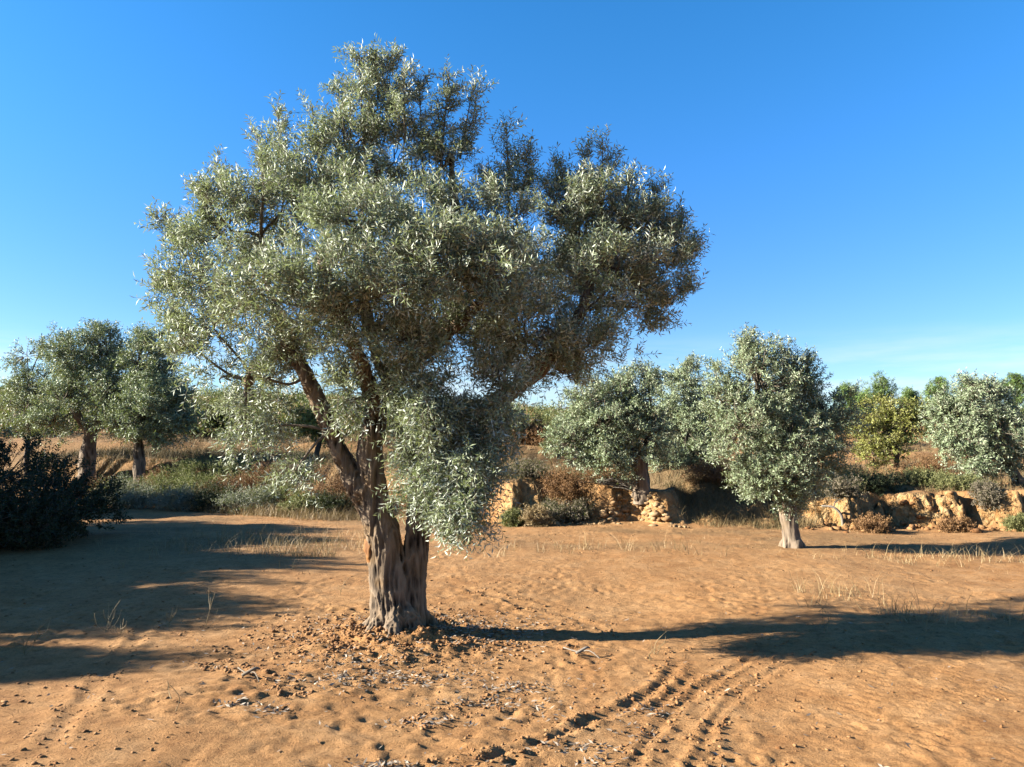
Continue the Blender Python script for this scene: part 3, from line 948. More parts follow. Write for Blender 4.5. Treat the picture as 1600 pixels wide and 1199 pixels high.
# wood that carries the lobes
nodes = np.concatenate([np.array([p for p, r in L[min(3, len(L) - 2):]]) for L in limbs[2:11]])
for C, RR, nc, dr in lobes:
    d = np.linalg.norm(nodes - C, axis=1) + 0.6 * np.clip(nodes[:, 2] - C[2], 0, None)
    p = nodes[d.argmin()]
    L = np.linalg.norm(C - p)
    mid1 = p + (C - p) * 0.4 + rng.normal(size=3) * 0.06 * L + [0, 0, -0.04 * L if not dr else 0.12 * L]
    top = C + np.array([0, 0, RR[2] * 0.5 * (1 if not dr else -1)])
    q = smooth_line(np.array([p, mid1, C, top]), 10)
    V, Q = tube(q, np.linspace(0.018, 0.005, 10), 6)
    A.add(V, Q, 0.4, 1)
crown(A, lobes, 0.060, 0.0060, 10, 14, 0.20, 0.14, 0.004, 0.8)
# spires and stray shoots that break the outline
plumes = []
for x0, y0, x1, y1, w0, n0 in ((568, 215, 560, 82, 44, 15), (602, 200, 612, 88, 40, 14), (632, 205, 632, 110, 28, 9), (540, 240, 528, 140, 30, 9), (500, 270, 488, 165, 28, 8), (690, 240, 702, 108, 38, 13), (722, 230, 738, 140, 24, 8), 
                               (442, 290, 434, 172, 32, 11), (414, 300, 402, 214, 22, 6), (372, 330, 335, 262, 28, 8), (335, 350, 308, 295, 24, 6), (296, 385, 243, 338, 9, 3), (795, 310, 791, 192, 26, 10), (815, 305, 828, 240, 16, 5), (774, 315, 766, 270, 14, 4),
                               (870, 335, 868, 252, 24, 7), (906, 325, 914, 242, 26, 8), (940, 320, 942, 220, 30, 10), (975, 330, 986, 270, 24, 7), (1010, 350, 1030, 294, 22, 6), (1040, 380, 1062, 334, 18, 5), (1056, 405, 1088, 378, 13, 4), (1045, 470, 1082, 442, 14, 4),
                               (284, 445, 242, 438, 14, 4), (280, 505, 252, 482, 12, 3), (300, 540, 270, 545, 14, 3), (660, 250, 655, 130, 20, 5), (590, 145, 588, 92, 16, 4)):
    dd = .15 + .12 * rng.normal()
    for k in range(6):
        t = k / 5
        w = w0 * (1 - .78 * t)
        plumes.append((at(x0 + (x1 - x0) * t, y0 + (y1 - y0) * t + 10, D0 + dd), (w * D0 / F * .75, w * D0 / F * .8, math.hypot(x1 - x0, y1 - y0) / 6 * D0 / F * .6), max(2, int(n0 * .55 * (1 - .6 * t))), 0.0))
    q = smooth_line(np.array([at(x0 + (x1 - x0) * t, y0 + (y1 - y0) * t, D0 + dd) for t in (-.2, .3, .6, 1.0)]), 8)
    V, Q = tube(q, np.linspace(.011, .003, 8), 5)
    A.add(V, Q, .4, 1)
crown(A, plumes, 0.058, 0.0060, 5, 14, 0.20, 0.05, 0.004, 1.05, 0.15)
A.build('crown', [M['olive'], M['twig']], tree, base)


# ------------------------------------------------------------------ other trees
def make_tree(name, label, cat, group, D, trunk, lobes_px, leaf, bark, leaf_len, leaf_w, pc, ps, sl, cr, voxel=0.03, wr=0.01, foot=None, forks=(), roots=True, up=0.5, lump=0.03):
    L0 = pl(D, *trunk)
    b0 = L0[0][0]
    gz = ghp(b0[0], b0[1])
    base = np.array([b0[0], b0[1], gz])
    dz = gz - b0[2]
    # the foot of the trunk is drawn down (or up) to meet the ground; the crown stays
    n = len(L0)
    L0 = [(p + np.array([0, 0, dz * (1 - i / (n - 1)) ** 1.5]), r) for i, (p, r) in enumerate(L0)]
    L0 = [(L0[0][0] + np.array([0, 0, -0.15]), L0[0][1] * 1.2)] + L0
    t = empty(name, base, label, cat, group)
    limbs = [L0]
    if roots:
        for a in np.arange(5) * 1.26 + rng.random():
            r0 = L0[1][1]
            limbs.append([(base + [0, 0, r0 * .9], r0 * .75), (base + [math.cos(a) * r0 * .8, math.sin(a) * r0 * .8, r0 * 0.2], r0 * .42), (base + [math.cos(a) * r0 * 1.25, math.sin(a) * r0 * 1.25, -r0 * .35], r0 * .2)])
    for f in forks:
        limbs.append(pl(D, *f))
    lobes = [lobe(D, *q[:6], int(q[6] * 1.75), *q[7:]) for q in lobes_px]
    A = Acc()
    nodes = np.array([p for L in ([L0[-2:]] + limbs[len(limbs) - len(forks):] if forks else [L0[-2:]]) for p, r in L])
    for C, RR, nc, dr in lobes:
        d = np.linalg.norm(nodes - C, axis=1)
        p = nodes[d.argmin()]
        L = np.linalg.norm(C - p)
        q = smooth_line(np.array([p, p + (C - p) * 0.45 + rng.normal(size=3) * 0.08 * L, C, C + [0, 0, RR[2] * .4]]), 8)
        r0 = min(L0[-1][1] * 0.55, 0.05)
        V, Q = tube(q, np.linspace(r0, wr * 0.8, 8), 6)
        A.add(V, Q, 0.4, 1)
    wood('trunk', limbs, bark, t, voxel, base, 0.012 if voxel < 0.02 else 0.016, lump)
    crown(A, lobes, leaf_len, leaf_w, pc, ps, sl, cr, wr, up, 0.3)
    A.build('crown', [leaf, M['twig']], t, base)
    return t


OL = 'olive trees of the grove'
make_tree('olive_tree', 'rounded olive tree with short straight trunk on bare ground in front of the eroded bank', 'olive tree', OL, 12.2,
          [(1237, 850, 0, .165), (1235, 825, 0, .14), (1230, 785, 0, .125), (1222, 740, 0, .1), (1215, 700, 0, .08)],
          [(1185, 605, 62, 60, 0, .6, 40), (1250, 600, 30, 46, .2, .35, 18), (1160, 675, 58, 55, -.2, .6, 38), (1235, 690, 60, 60, -.3, .6, 40), (1298, 655, 36, 52, .2, .5, 26), (1215, 745, 62, 38, -.3, .5, 30), (1128, 630, 22, 55, .1, .35, 16), (1190, 555, 42, 26, .1, .35, 16), (1283, 715, 36, 42, 0, .4, 20), (1175, 745, 32, 30, -.2, .35, 12), (1220, 640, 70, 60, .6, .5, 30), (1170, 540, 14, 14, .1, .15, 4), (1262, 575, 12, 18, .2, .15, 4), (1240, 765, 30, 22, -.2, .3, 10)],
          M['olive_far'], M['bark_far'], 0.062, 0.0085, 9, 12, 0.18, 0.16, 0.016, 0.008)
make_tree('olive_tree', 'olive tree with thick hollow pale trunk standing on the end of the stone wall', 'olive tree', OL, 16.1,
          [(1003, 778, 0, .2), (1003, 755, 0, .19), (1001, 735, 0, .18), (998, 713, 0, .17)],
          [(945, 668, 58, 52, 0, .8, 46), (1000, 625, 38, 46, .1, .6, 30), (895, 690, 36, 36, -.1, .6, 24), (955, 718, 52, 30, -.3, .6, 30), (1018, 680, 32, 42, -.1, .6, 24), (915, 632, 46, 36, .3, .6, 28), (965, 620, 36, 34, .3, .6, 22), (985, 660, 50, 50, .9, .6, 24), (1010, 590, 14, 16, .2, .2, 6)],
          M['olive_far'], M['bark_far'], 0.075, 0.011, 9, 11, 0.2, 0.18, 0.02, 0.01, forks=([(998, 720, 0, .12), (985, 695, .1, .09), (965, 672, .1, .07)], [(1002, 722, 0, .12), (1012, 695, .1, .09), (1012, 665, .1, .06)]))
make_tree('olive_tree', 'tall narrow olive tree with upright oval crown behind the stone wall', 'olive tree', OL, 20.5,
          [(1085, 750, 0, .11), (1083, 730, 0, .09), (1078, 700, 0, .08)],
          [(1068, 612, 32, 44, 0, .6, 30), (1072, 670, 40, 48, -.2, .7, 40), (1048, 722, 30, 26, -.3, .5, 18), (1098, 655, 28, 52, .2, .6, 30), (1085, 715, 34, 30, 0, .6, 20), (1040, 665, 24, 40, .1, .5, 18), (1110, 700, 22, 40, .3, .5, 16), (1072, 582, 18, 18, 0, .3, 8)],
          M['olive_far'], M['bark_dark'], 0.08, 0.012, 9, 11, 0.2, 0.2, 0.02, 0.01)
make_tree('olive_tree', 'dense olive tree above the eroded ochre bank at the right edge', 'olive tree', OL, 17.5,
          [(1594, 762, 0, .14), (1588, 748, 0, .12), (1572, 728, 0, .1), (1550, 705, 0, .08)],
          [(1512, 652, 38, 36, 0, .7, 28), (1556, 678, 36, 40, -.3, .7, 28), (1498, 690, 32, 34, -.1, .6, 24), (1602, 698, 34, 46, -.2, .6, 24), (1530, 612, 34, 18, .1, .5, 14), (1522, 735, 24, 20, -.3, .4, 8), (1566, 640, 26, 26, .4, .5, 14), (1480, 652, 20, 30, 0, .4, 12), (1540, 720, 36, 26, 0, .6, 18), (1632, 660, 30, 34, 0, .7, 16), (1515, 600, 12, 10, 0, .2, 4)],
          M['olive_far'], M['bark_far'], 0.08, 0.012, 9, 11, 0.2, 0.2, 0.02, 0.01)
make_tree('olive_tree', 'old olive tree with thick leaning forked trunk on the left terrace', 'olive tree', OL, 23.0,
          [(137, 706, 0, .27), (139, 690, 0, .22), (142, 672, 0, .2)],
          [(120, 568, 40, 40, 0, 1.0, 36), (166, 545, 36, 34, .1, .9, 32), (162, 615, 42, 40, -.4, .9, 40), (100, 628, 32, 36, -.3, .8, 26), (86, 664, 24, 24, -.4, .6, 16), (195, 585, 28, 36, .2, .8, 24), (190, 648, 36, 28, -.3, .8, 22), (140, 590, 50, 40, .9, .8, 30), (172, 518, 14, 10, .1, .3, 5), (150, 522, 10, 10, .1, .3, 4), (92, 540, 16, 26, 0, .5, 8)],
          M['olive_far'], M['bark_far'], 0.10, 0.015, 8, 10, 0.26, 0.24, 0.03, 0.012, forks=([(142, 676, 0, .17), (130, 662, -.1, .13), (119, 642, -.2, .12), (115, 618, -.2, .1), (108, 595, -.1, .07)], [(142, 676, 0, .16), (156, 662, 0, .12), (163, 640, 0, .09), (165, 610, .1, .06)]))
make_tree('olive_tree', 'dark dense olive tree on the left terrace beside the forked old one', 'olive tree', OL, 22.2,
          [(219, 711, 0, .18), (219, 692, 0, .15), (216, 675, 0, .12), (222, 655, 0, .1)],
          [(226, 575, 28, 50, .1, .8, 34), (238, 640, 42, 42, -.3, .9, 42), (270, 630, 28, 36, 0, .8, 28), (198, 664, 26, 22, -.2, .6, 14), (246, 600, 32, 38, .3, .8, 30), (282, 650, 20, 26, .2, .6, 14), (250, 675, 36, 20, 0, .7, 20), (222, 540, 16, 20, .1, .4, 8), (250, 545, 14, 18, .1, .4, 6)],
          M['olive_far'], M['bark_far'], 0.10, 0.015, 9, 10, 0.26, 0.24, 0.03, 0.012)
make_tree('olive_tree', 'slim olive tree with sparse wispy top at the left edge of the grove', 'olive tree', OL, 25.0,
          [(43, 690, 0, .07), (45, 670, 0, .06), (46, 640, 0, .05), (44, 600, 0, .04)],
          [(42, 556, 24, 20, 0, .5, 9), (55, 605, 34, 26, 0, .8, 22), (38, 640, 30, 26, -.1, .7, 18), (60, 668, 24, 20, -.1, .6, 12), (20, 615, 18, 20, 0, .5, 9), (64, 545, 8, 12, 0, .2, 3)],
          M['olive_far'], M['bark_dark'], 0.10, 0.015, 7, 10, 0.26, 0.22, 0.025, 0.012, roots=False)
make_tree('olive_tree', 'small pale olive tree on the upper terrace left of the stone wall tree', 'olive tree', OL, 27.0,
          [(897, 712, 0, .13), (897, 698, 0, .1), (895, 685, 0, .08)],
          [(893, 672, 24, 18, 0, .6, 20), (880, 682, 16, 14, 0, .4, 10), (910, 680, 20, 16, .1, .5, 12)],
          M['olive_far'], M['bark_far'], 0.11, 0.017, 8, 9, 0.24, 0.22, 0.025, 0.012)
make_tree('olive_tree', 'small dark olive tree on the upper terrace, half hidden behind the large crown', 'olive tree', OL, 28.5,
          [(787, 702, 0, .1), (788, 688, 0, .08), (792, 670, 0, .07)],
          [(795, 655, 20, 26, 0, .6, 22), (782, 668, 16, 18, 0, .5, 12), (806, 668, 14, 18, 0, .4, 10)],
          M['olive_far'], M['bark_far'], 0.11, 0.017, 8, 9, 0.24, 0.22, 0.025, 0.012)
make_tree('almond_tree', 'yellow green almond tree with thin dark upright trunk on the right terrace', 'almond tree', 'almond trees', 24.0,
          [(1402, 752, 0, .11), (1402, 735, 0, .09), (1401, 712, 0, .08), (1396, 690, 0, .06)],
          [(1370, 682, 32, 34, 0, .8, 30), (1410, 662, 30, 32, 0, .8, 28), (1385, 645, 34, 20, .1, .7, 22), (1364, 712, 18, 18, -.1, .5, 10), (1430, 652, 20, 20, .1, .5, 12), (1395, 700, 26, 18, -.2, .5, 12), (1350, 668, 14, 20, 0, .4, 8)],
          M['almond'], M['bark_dark'], 0.085, 0.019, 8, 9, 0.22, 0.22, 0.02, 0.01, roots=False)
make_tree('almond_tree', 'yellowish almond tree with bent dark trunk just behind the large trunk', 'almond tree', 'almond trees', 23.5,
          [(494, 722, 0, .1), (496, 705, 0, .08), (503, 688, 0, .06)],
          [(497, 665, 22, 22, 0, .6, 22), (478, 660, 16, 18, 0, .5, 10), (512, 680, 14, 14, 0, .4, 6)],
          M['almond'], M['bark_dark'], 0.085, 0.019, 8, 9, 0.22, 0.22, 0.02, 0.01, roots=False)
make_tree('almond_tree', 'small green almond tree with thin dark trunk beside the far sunlit path', 'almond tree', 'almond trees', 36.0,
          [(345, 684, 0, .08), (346, 670, 0, .07), (345, 655, 0, .06)],
          [(340, 640, 22, 20, 0, .8, 20), (352, 652, 16, 14, 0, .6, 10), (328, 648, 14, 14, 0, .5, 8)],
          M['sh_green'], M['bark_dark'], 0.12, 0.025, 7, 9, 0.26, 0.26, 0.025, 0.012, roots=False)
PT = 'pine trees on the skyline'
for lab, px, py0, top, w, Dp in (
        ('slender bright green pine on the skyline, leftmost of the ridge pines', 1325, 645, 600, 17, 84), ('tallest ridge pine with broad olive brown crown above the almond tree', 1376, 640, 586, 24, 86),
        ('bright green pine on the ridge midway between almond tree and right olive', 1466, 640, 592, 20, 82), ('bluish pine rising just behind the dense right olive crown', 1514, 640, 594, 18, 84), ('dark green pine on the ridge at the right edge', 1588, 635, 584, 26, 80), ('low dark pine on the ridge right of the slender bright one', 1346, 645, 618, 14, 80), ('small faint pine on the ridge right of the tallest pine', 1420, 640, 610, 11, 88)):
    hh = py0 - top
    make_tree('pine_tree', lab, 'pine tree', PT, Dp,
              [(px, py0, 0, .14), (px, py0 - hh * .3, 0, .11), (px + 1, py0 - hh * .7, 0, .07)],
              [(px, top + hh * .30, w * .55, hh * .26, 0, 1.0, 20), (px - w * (.35 + .4 * rng.random()), top + hh * (.42 + .2 * rng.random()), w * .5, hh * .18, 0, 1.0, 12), (px + w * (rng.random() - .5), top + hh * .95, w * 1.0, hh * .2, 0, 1.2, 16), (px + w * .45, top + hh * .5, w * .6, hh * .24, 0, 1.0, 16), (px + w * .1, top + hh * .72, w * .8, hh * .2, 0, 1.2, 18), (px + w * .1, top + hh * .12, w * .25, hh * .12, 0, .4, 6)],
              M['pine'], M['bark_dark'], 0.26, 0.028, 5, 8, 0.42, 0.50, 0.05, 0.02, roots=False)
# trees that stand beyond the left edge and throw the long shadows there
LE = 'trees beyond the left edge'


def side_tree(label, x, y, top, w, dy, dens=1.0, skirt=0.3):
    gz = ghp(x, y)
    t = empty('olive_tree', (x, y, gz), label, 'olive tree', LE)
    b = np.array([x, y, gz])
    h = top - gz
    wood('trunk', [[(b + [0, 0, -.1], .3), (b + [0, 0, h * .15], .2), (b + [0.1, 0, h * .35], .17)], [(b + [.1, 0, h * .33], .14), (b + [.2, dy * .4, h * .55], .1)], [(b + [.1, 0, h * .33], .14), (b + [-.3, -dy * .4, h * .55], .1)]], M['bark_far'], t, 0.035, b, 0.016, 0.03)
    A = Acc()
    lb = []
    for k in range(9):
        a = k * 2.4
        rr = 0.55 * math.sqrt(k / 8)
        zc = gz + h * (skirt + 0.22 + (0.30 * (1 - rr) + 0.08 * math.sin(k * 1.9)))
        lb.append((np.array([x + w * rr * math.cos(a), y + dy * rr * 1.15 * math.sin(a), zc]), (w * .5, dy * .45, h * .21), int(62 * dens), 0.0))
        q = smooth_line(np.array([b + [.1, 0, h * .35], b + [0, 0, h * .45] + 0.3 * (lb[-1][0] - b - [0, 0, h * .45]), lb[-1][0]]), 8)
        V, Q = tube(q, np.linspace(.06, .012, 8), 6)
        A.add(V, Q, .4, 1)
    crown(A, lb, 0.085, 0.016, 8, 10, 0.24, 0.24, 0.01)
    A.build('crown', [M['olive_far'], M['twig']], t, b)


side_tree('broad olive tree out to the left whose shade reaches the large trunk', -12.2, 9.6, 4.5, 2.0, 2.0, 1.5, .12)
side_tree('olive tree out to the left pressed against the far side of the big dark bush', -11.9, 12.3, 4.3, 1.6, 1.6, 1.3, .05)
side_tree('olive tree out to the left standing behind the big dark bush', -13.0, 14.2, 4.3, 2.0, 1.9, 1.2, .1)
side_tree('thin olive tree out to the left nearest the camera, throwing streaky shade', -11.4, 5.2, 3.3, 1.5, 0.75, 0.7, .3)
side_tree('olive tree out to the left between the broad one and the thin one', -11.6, 7.15, 4.0, 1.9, 1.6, 1.6, .12)
side_tree('olive tree out to the left on the edge of the shrubby bank', -15.0, 18.2, 3.9, 1.8, 1.8, 1.1, .1)


# ------------------------------------------------------------------ shrubs
def shrub(label, px, D, w, h, kind, group, leaf=0.045, dens=1.7, up=0.5, dx=0.0):
    if group == LBK:
        w, h = w * 1.3, h * 1.15
    g = on_ground(px, D)
    t = empty('shrub', g, label, 'shrub', group)
    A, S = Acc(), Acc()
    lb = []
    k = 4 if w < 0.9 else 6
    for q in range(k):
        a = q * 6.283 / k + rng.random()
        rr = (0.0 if q == 0 else 0.5) * w / 2
        x, y = g[0] + rr * math.cos(a), g[1] + rr * math.sin(a) * 0.8
        z = ghp(x, y)
        hh = h * (1.0 if q == 0 else 0.55 + 0.35 * rng.random())
        lb.append((np.array([x, y, z + hh * .48]), (w * .30, w * .28, hh * .46), max(5, int(14 * dens)), 0.0))
    crown(A, lb, leaf, leaf * .17, 7, 9, h * 0.16 + 0.05, 0.10 + 0.08 * w, 0.004, up, 0.3, twigs=False)
    n = 16
    tgt = np.array([c + rng.normal(size=3) * np.array(rr) * .5 for c, rr, _, _ in lb for _ in range(n // k + 1)])
    V, Q = many_tubes(np.tile(g + [0, 0, -.03], (len(tgt), 1)) + rng.normal(size=(len(tgt), 3)) * [.05, .05, 0], tgt, 0.012, 0.004, rng.normal(size=(len(tgt), 3)) * .04, 4)
    S.add(V, Q, rng.random(len(V)) * .5)
    A.build('foliage', [M[kind]], t, g)
    S.build('stem', [M['twig']], t, g)
    return t


LBK = 'shrubs on the left bank'
for a in (
        ('grey green rounded shrub at the shaded left end of the bank', 195, 20.6, 1.2, .75, 'sh_grey'),
        ('leafy green shrub on the bank below the dark dense olive', 262, 20.6, 1.1, .95, 'sh_green'),
        ('yellowish green shrub midway along the left bank', 318, 20.2, 1.2, 1.0, 'sh_green'),
        ('rust brown shrub high on the left bank beside a green one', 374, 20.2, 1.0, .85, 'sh_brown'),
        ('low silvery shrub at the foot of the bank under the green shrubs', 288, 19.2, 1.1, .55, 'sh_grey'),
        ('spreading silvery shrub at the foot of the bank above the straw grass', 400, 18.6, 1.2, .6, 'sh_grey'),
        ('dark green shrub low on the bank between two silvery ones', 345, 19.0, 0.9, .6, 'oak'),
        ('olive green shrub under the hanging leaf cluster of the large tree', 438, 18.9, .9, .85, 'sh_green'),
        ('brown dry shrub with rounded top just left of the large trunk', 508, 18.7, 1.3, .95, 'sh_brown'),
        ('dark low shrub at the bank foot just left of the large trunk', 522, 17.8, .9, .5, 'oak'),
        ('green low shrub at the bank foot beside the dark low one', 478, 17.9, .8, .5, 'sh_green'),
        ('dull green shrub on the bank crest between the two left terrace trunks', 178, 21.8, 1.1, .6, 'sh_green'),
        ('dry brown shrub on the bank crest just right of the dense olive trunk', 245, 21.7, 1.0, .55, 'sh_brown'),
        ('wide green brown shrub on the bank crest left of the hanging leaves', 365, 21.4, 1.4, .6, 'sh_green'),
        ('low dry grey shrub on the bank crest behind the hanging leaves', 462, 20.6, 1.1, .5, 'sh_dry'),
        ('dry brown shrub halfway up the bank between green neighbours', 345, 20.0, 1.0, .7, 'sh_brown'),
        ('brownish shrub on the bank top below the forked old olive', 150, 21.6, 1.3, .7, 'sh_brown'),
        ('dry russet shrub on the bank top left of the hanging leaf cluster', 425, 20.6, 1.2, .7, 'sh_brown'),
        ('small green shrub on the bank top right of the dark dense olive', 300, 21.8, 1.0, .55, 'sh_green'),
        ('pale shrub at the left bank foot beside the edge of the shadow', 225, 19.9, .9, .5, 'sh_grey'),
        ('brown shrub directly behind the forking of the large trunk', 560, 18.3, 1.0, .8, 'sh_brown'),
        ('rusty shrub behind the right stem of the large trunk', 672, 17.6, .9, .75, 'sh_brown')):
    shrub(*a, LBK)
CBK = 'shrubs on the bank left of the stone wall'
for a in (
        ('purplish grey dry shrub hanging over the bank left of the stone wall', 885, 16.5, 1.0, .5, 'sh_brown'),
        ('dry grey brown tangled shrub in the middle of the bank left of the stone wall', 868, 16.0, .7, .5, 'sh_dry'),
        ('small dry shrub in the hollow of the bank beside the stone wall', 908, 16.0, .5, .35, 'sh_dry'),
        ('small green tuft shrub at the foot of the pale bank face', 803, 15.7, .4, .34, 'sh_green'),
        ('straw coloured broom shrub at the bank foot left of the wall', 838, 15.5, .6, .34, 'straw'),
        ('low dry shrub along the bank top above the wall', 945, 17.2, 1.0, .25, 'sh_brown'),
        ('low grey shrub on the bank top above the pale bank face', 830, 17.2, 1.2, .3, 'sh_dry')):
    shrub(*a, CBK)
RBK = 'shrubs on the right bank'
for a in (
        ('orange brown shrub on the hump right of the stone wall tree', 1120, 16.8, 1.4, .5, 'sh_brown'),
        ('brown shrub on the slope behind the rounded olive crown', 1185, 16.3, 1.0, .4, 'sh_brown'),
        ('olive green shrub right of the rounded olive trunk', 1330, 16.4, 1.1, .5, 'sh_green'),
        ('straw brown shrub against the bank between trunk and shaded hollow', 1312, 15.3, .7, .45, 'sh_dry'),
        ('dark green shrub on the bank edge below the yellow green almond', 1365, 16.3, 1.2, .32, 'oak'),
        ('grey dead looking shrub on the ground before the ochre bank', 1360, 14.5, .6, .30, 'sh_brown'),
        ('green shrub on top of the ochre bank right of the almond', 1440, 16.6, 1.2, .3, 'sh_green'),
        ('brown feathery shrub on the right terrace beside the almond trunk', 1448, 20.0, 1.4, .5, 'sh_brown'),
        ('pale green shrub on the ochre bank edge below the right olive', 1500, 15.9, 1.0, .3, 'sh_green'),
        ('greyish dry shrub hanging down the ochre bank face', 1540, 15.0, .45, .4, 'sh_dry'),
        ('small dry brown shrub at the foot of the ochre bank', 1490, 14.4, .45, .2, 'sh_brown'),
        ('green shrub at the foot of the ochre bank at the right edge', 1592, 14.3, .6, .3, 'sh_green')):
    shrub(*a, RBK)
UT = 'shrubs on the upper terrace'
for a in (
        ('purple brown shrub on the upper terrace beside the small dark olive', 835, 28.5, 2.0, 1.0, 'sh_brown'),
        ('dull green shrub behind the purple brown one on the upper terrace', 862, 32, 2.2, 1.5, 'sh_green'),
        ('dark green rounded shrub beside the far sunlit path', 300, 36, 2.4, 1.2, 'sh_green'),
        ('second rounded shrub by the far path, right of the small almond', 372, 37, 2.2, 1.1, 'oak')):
    shrub(*a, UT, 0.09)

# the big dark bush at the left edge
g = np.array([-8.6, 11.2, ghp(-8.6, 11.2)])
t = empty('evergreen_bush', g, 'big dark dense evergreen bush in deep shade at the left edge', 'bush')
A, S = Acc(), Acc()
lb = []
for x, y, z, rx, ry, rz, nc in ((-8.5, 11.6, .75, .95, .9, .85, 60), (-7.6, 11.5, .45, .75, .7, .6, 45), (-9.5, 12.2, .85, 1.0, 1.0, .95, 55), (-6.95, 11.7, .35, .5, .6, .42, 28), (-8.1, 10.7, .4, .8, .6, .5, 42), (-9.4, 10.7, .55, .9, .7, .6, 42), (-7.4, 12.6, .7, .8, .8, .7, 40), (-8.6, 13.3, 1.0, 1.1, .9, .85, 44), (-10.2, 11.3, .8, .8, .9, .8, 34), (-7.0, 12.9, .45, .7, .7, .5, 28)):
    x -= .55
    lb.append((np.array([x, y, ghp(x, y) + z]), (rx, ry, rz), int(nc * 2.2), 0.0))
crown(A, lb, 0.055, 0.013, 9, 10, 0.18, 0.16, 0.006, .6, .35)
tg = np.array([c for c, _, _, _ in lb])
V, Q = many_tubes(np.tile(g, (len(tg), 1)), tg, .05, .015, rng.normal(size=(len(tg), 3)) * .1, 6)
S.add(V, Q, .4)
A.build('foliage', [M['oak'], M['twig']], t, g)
S.build('stem', [M['bark_dark']], t, g)

# ------------------------------------------------------------------ stone wall, sticks, weeds
g = np.array([2.55, 15.7, ghp(2.55, 15.2)])
W_ = []
P, S_ = [], []
for row in range(9):
    x = 1.75 + 0.06 * row + rng.random() * .1
    while x < 3.35 - 0.04 * row:
        w = 0.035 + 0.075 * rng.random() ** 1.5
        yb0 = float(bank_foot(np.array([x]))[0])
        P.append((x, yb0 + 0.02 + 0.036 * row + rng.normal() * .03, g[2] + 0.03 + 0.066 * row + rng.normal() * .018))
        S_.append(w)
        x += w * 1.75
for k in range(26):
    x = 0.9 + 2.8 * rng.random()
    P.append((x, float(bank_foot(np.array([x]))[0]) - 0.12 - .2 * rng.random(), g[2] + .01))
    S_.append(.03 + .06 * rng.random() ** 2)
P = np.array(P)
V, Q = lumps(P, np.array(S_), ICO1, 0.15, 0.6, 0.5)
o = quads_obj('stone_wall', V, Q, M['stone'], None, {'tint': np.repeat(rng.random(len(P)), 42)}, None, False, g)
o.location = [float(v) for v in g]
tag(o, 'crumbling dry stone wall of ochre rubble below the thick hollow olive trunk', 'stone wall')


def twig_thing(name, label, cat, paths, mat, origin, group=None, sides=6):
    A = Acc()
    for P, r0, r1 in paths:
        n = max(6, 4 * len(P))
        q = smooth_line(np.array(P), n)
        V, Q = tube(q, np.linspace(r0, r1, n), sides)
        A.add(V, Q, rng.random() * .8)
    o = A.build(name, [mat], None, origin, True)
    o.location = [float(v) for v in origin]
    return tag(o, label, cat, group)


# pruned branches on the bank next to the wall tree
c = on_ground(972, 16.45)
paths = []
for k in range(70):
    s = rng.random() * .9 - .45
    p0 = c + np.array([-.42 + s * .3 + .1 * rng.normal(), rng.normal() * .12, 0.02 + .16 * rng.random()])
    p1 = p0 + np.array([.55 + .35 * rng.random(), rng.normal() * .15, -.06 + rng.normal() * .05])
    p0[2] += 0.03
    paths.append(([p0, (p0 + p1) / 2 + [0, 0, .04 + .04 * rng.random()], p1], .007, .003))
twig_thing('brush_pile', 'heap of grey pruned branches leaning on the thick hollow olive trunk', 'branch heap', paths, M['greywood'], c)
c = on_ground(1303, 14.9)
twig_thing('dead_branch', 'curved grey dead branch arching at the bank foot behind the rounded olive', 'dead branch',
           [([c + [-.25, .1, .42], c + [-.05, 0, .40], c + [.09, -.02, .24], c + [.12, 0, .0]], .022, .03), ([c + [-.05, 0, .40], c + [.02, .05, .52], c + [.15, .05, .56]], .014, .006)], M['greywood'], c)
c = np.array([*gp(806, 806), 0]); c[2] = ghp(c[0], c[1])
twig_thing('dead_stick', 'short pale stick lying at the foot of the pale bank face', 'stick', [([c + [-.13, .12, .12], c + [0, 0, .04], c + [.12, -.04, .03]], .018, .014)], M['greywood'], c)
c = np.array([*gp(1010, 748, 0.6), 0.0])
c = on_ground(930, 24.0)
twig_thing('dead_branch', 'dark fallen branch on the grassy upper terrace left of the stone wall tree', 'dead branch',
           [([c + [-.9, 0, .05], c + [-.3, 0, .2], c + [.3, 0, .42], c + [.9, 0, .5]], .05, .02), ([c + [-.1, 0, .27], c + [.2, .1, .55], c + [.5, 0, .7]], .03, .012)], M['bark_dark'], c)
for lab, px, py, side in (('short dark stick stuck in the sunlit soil behind the trunk shadow', 910, 1013, 0), ('dark knotted twig lying on the soil in front of the large tree', 390, 1060, 1)):
    c = np.array([*gp(px, py), 0]); c[2] = float(gh(np.array([c[0]]), np.array([c[1]]), True)[0])
    twig_thing('fallen_twig', lab, 'twig', [([c + [-.14, .16, .02], c + [-.03, .03, .02], c + [.05, -.05, .05], c + [.12, -.16, .02]], .006, .003), ([c + [-.05, 0, .015], c + [.03, .0, .06], c + [.06, .03, .05]], .014, .006)], M['greywood'] if not side else M['twig'], c)
DW = 'dry weed stalks on the field'
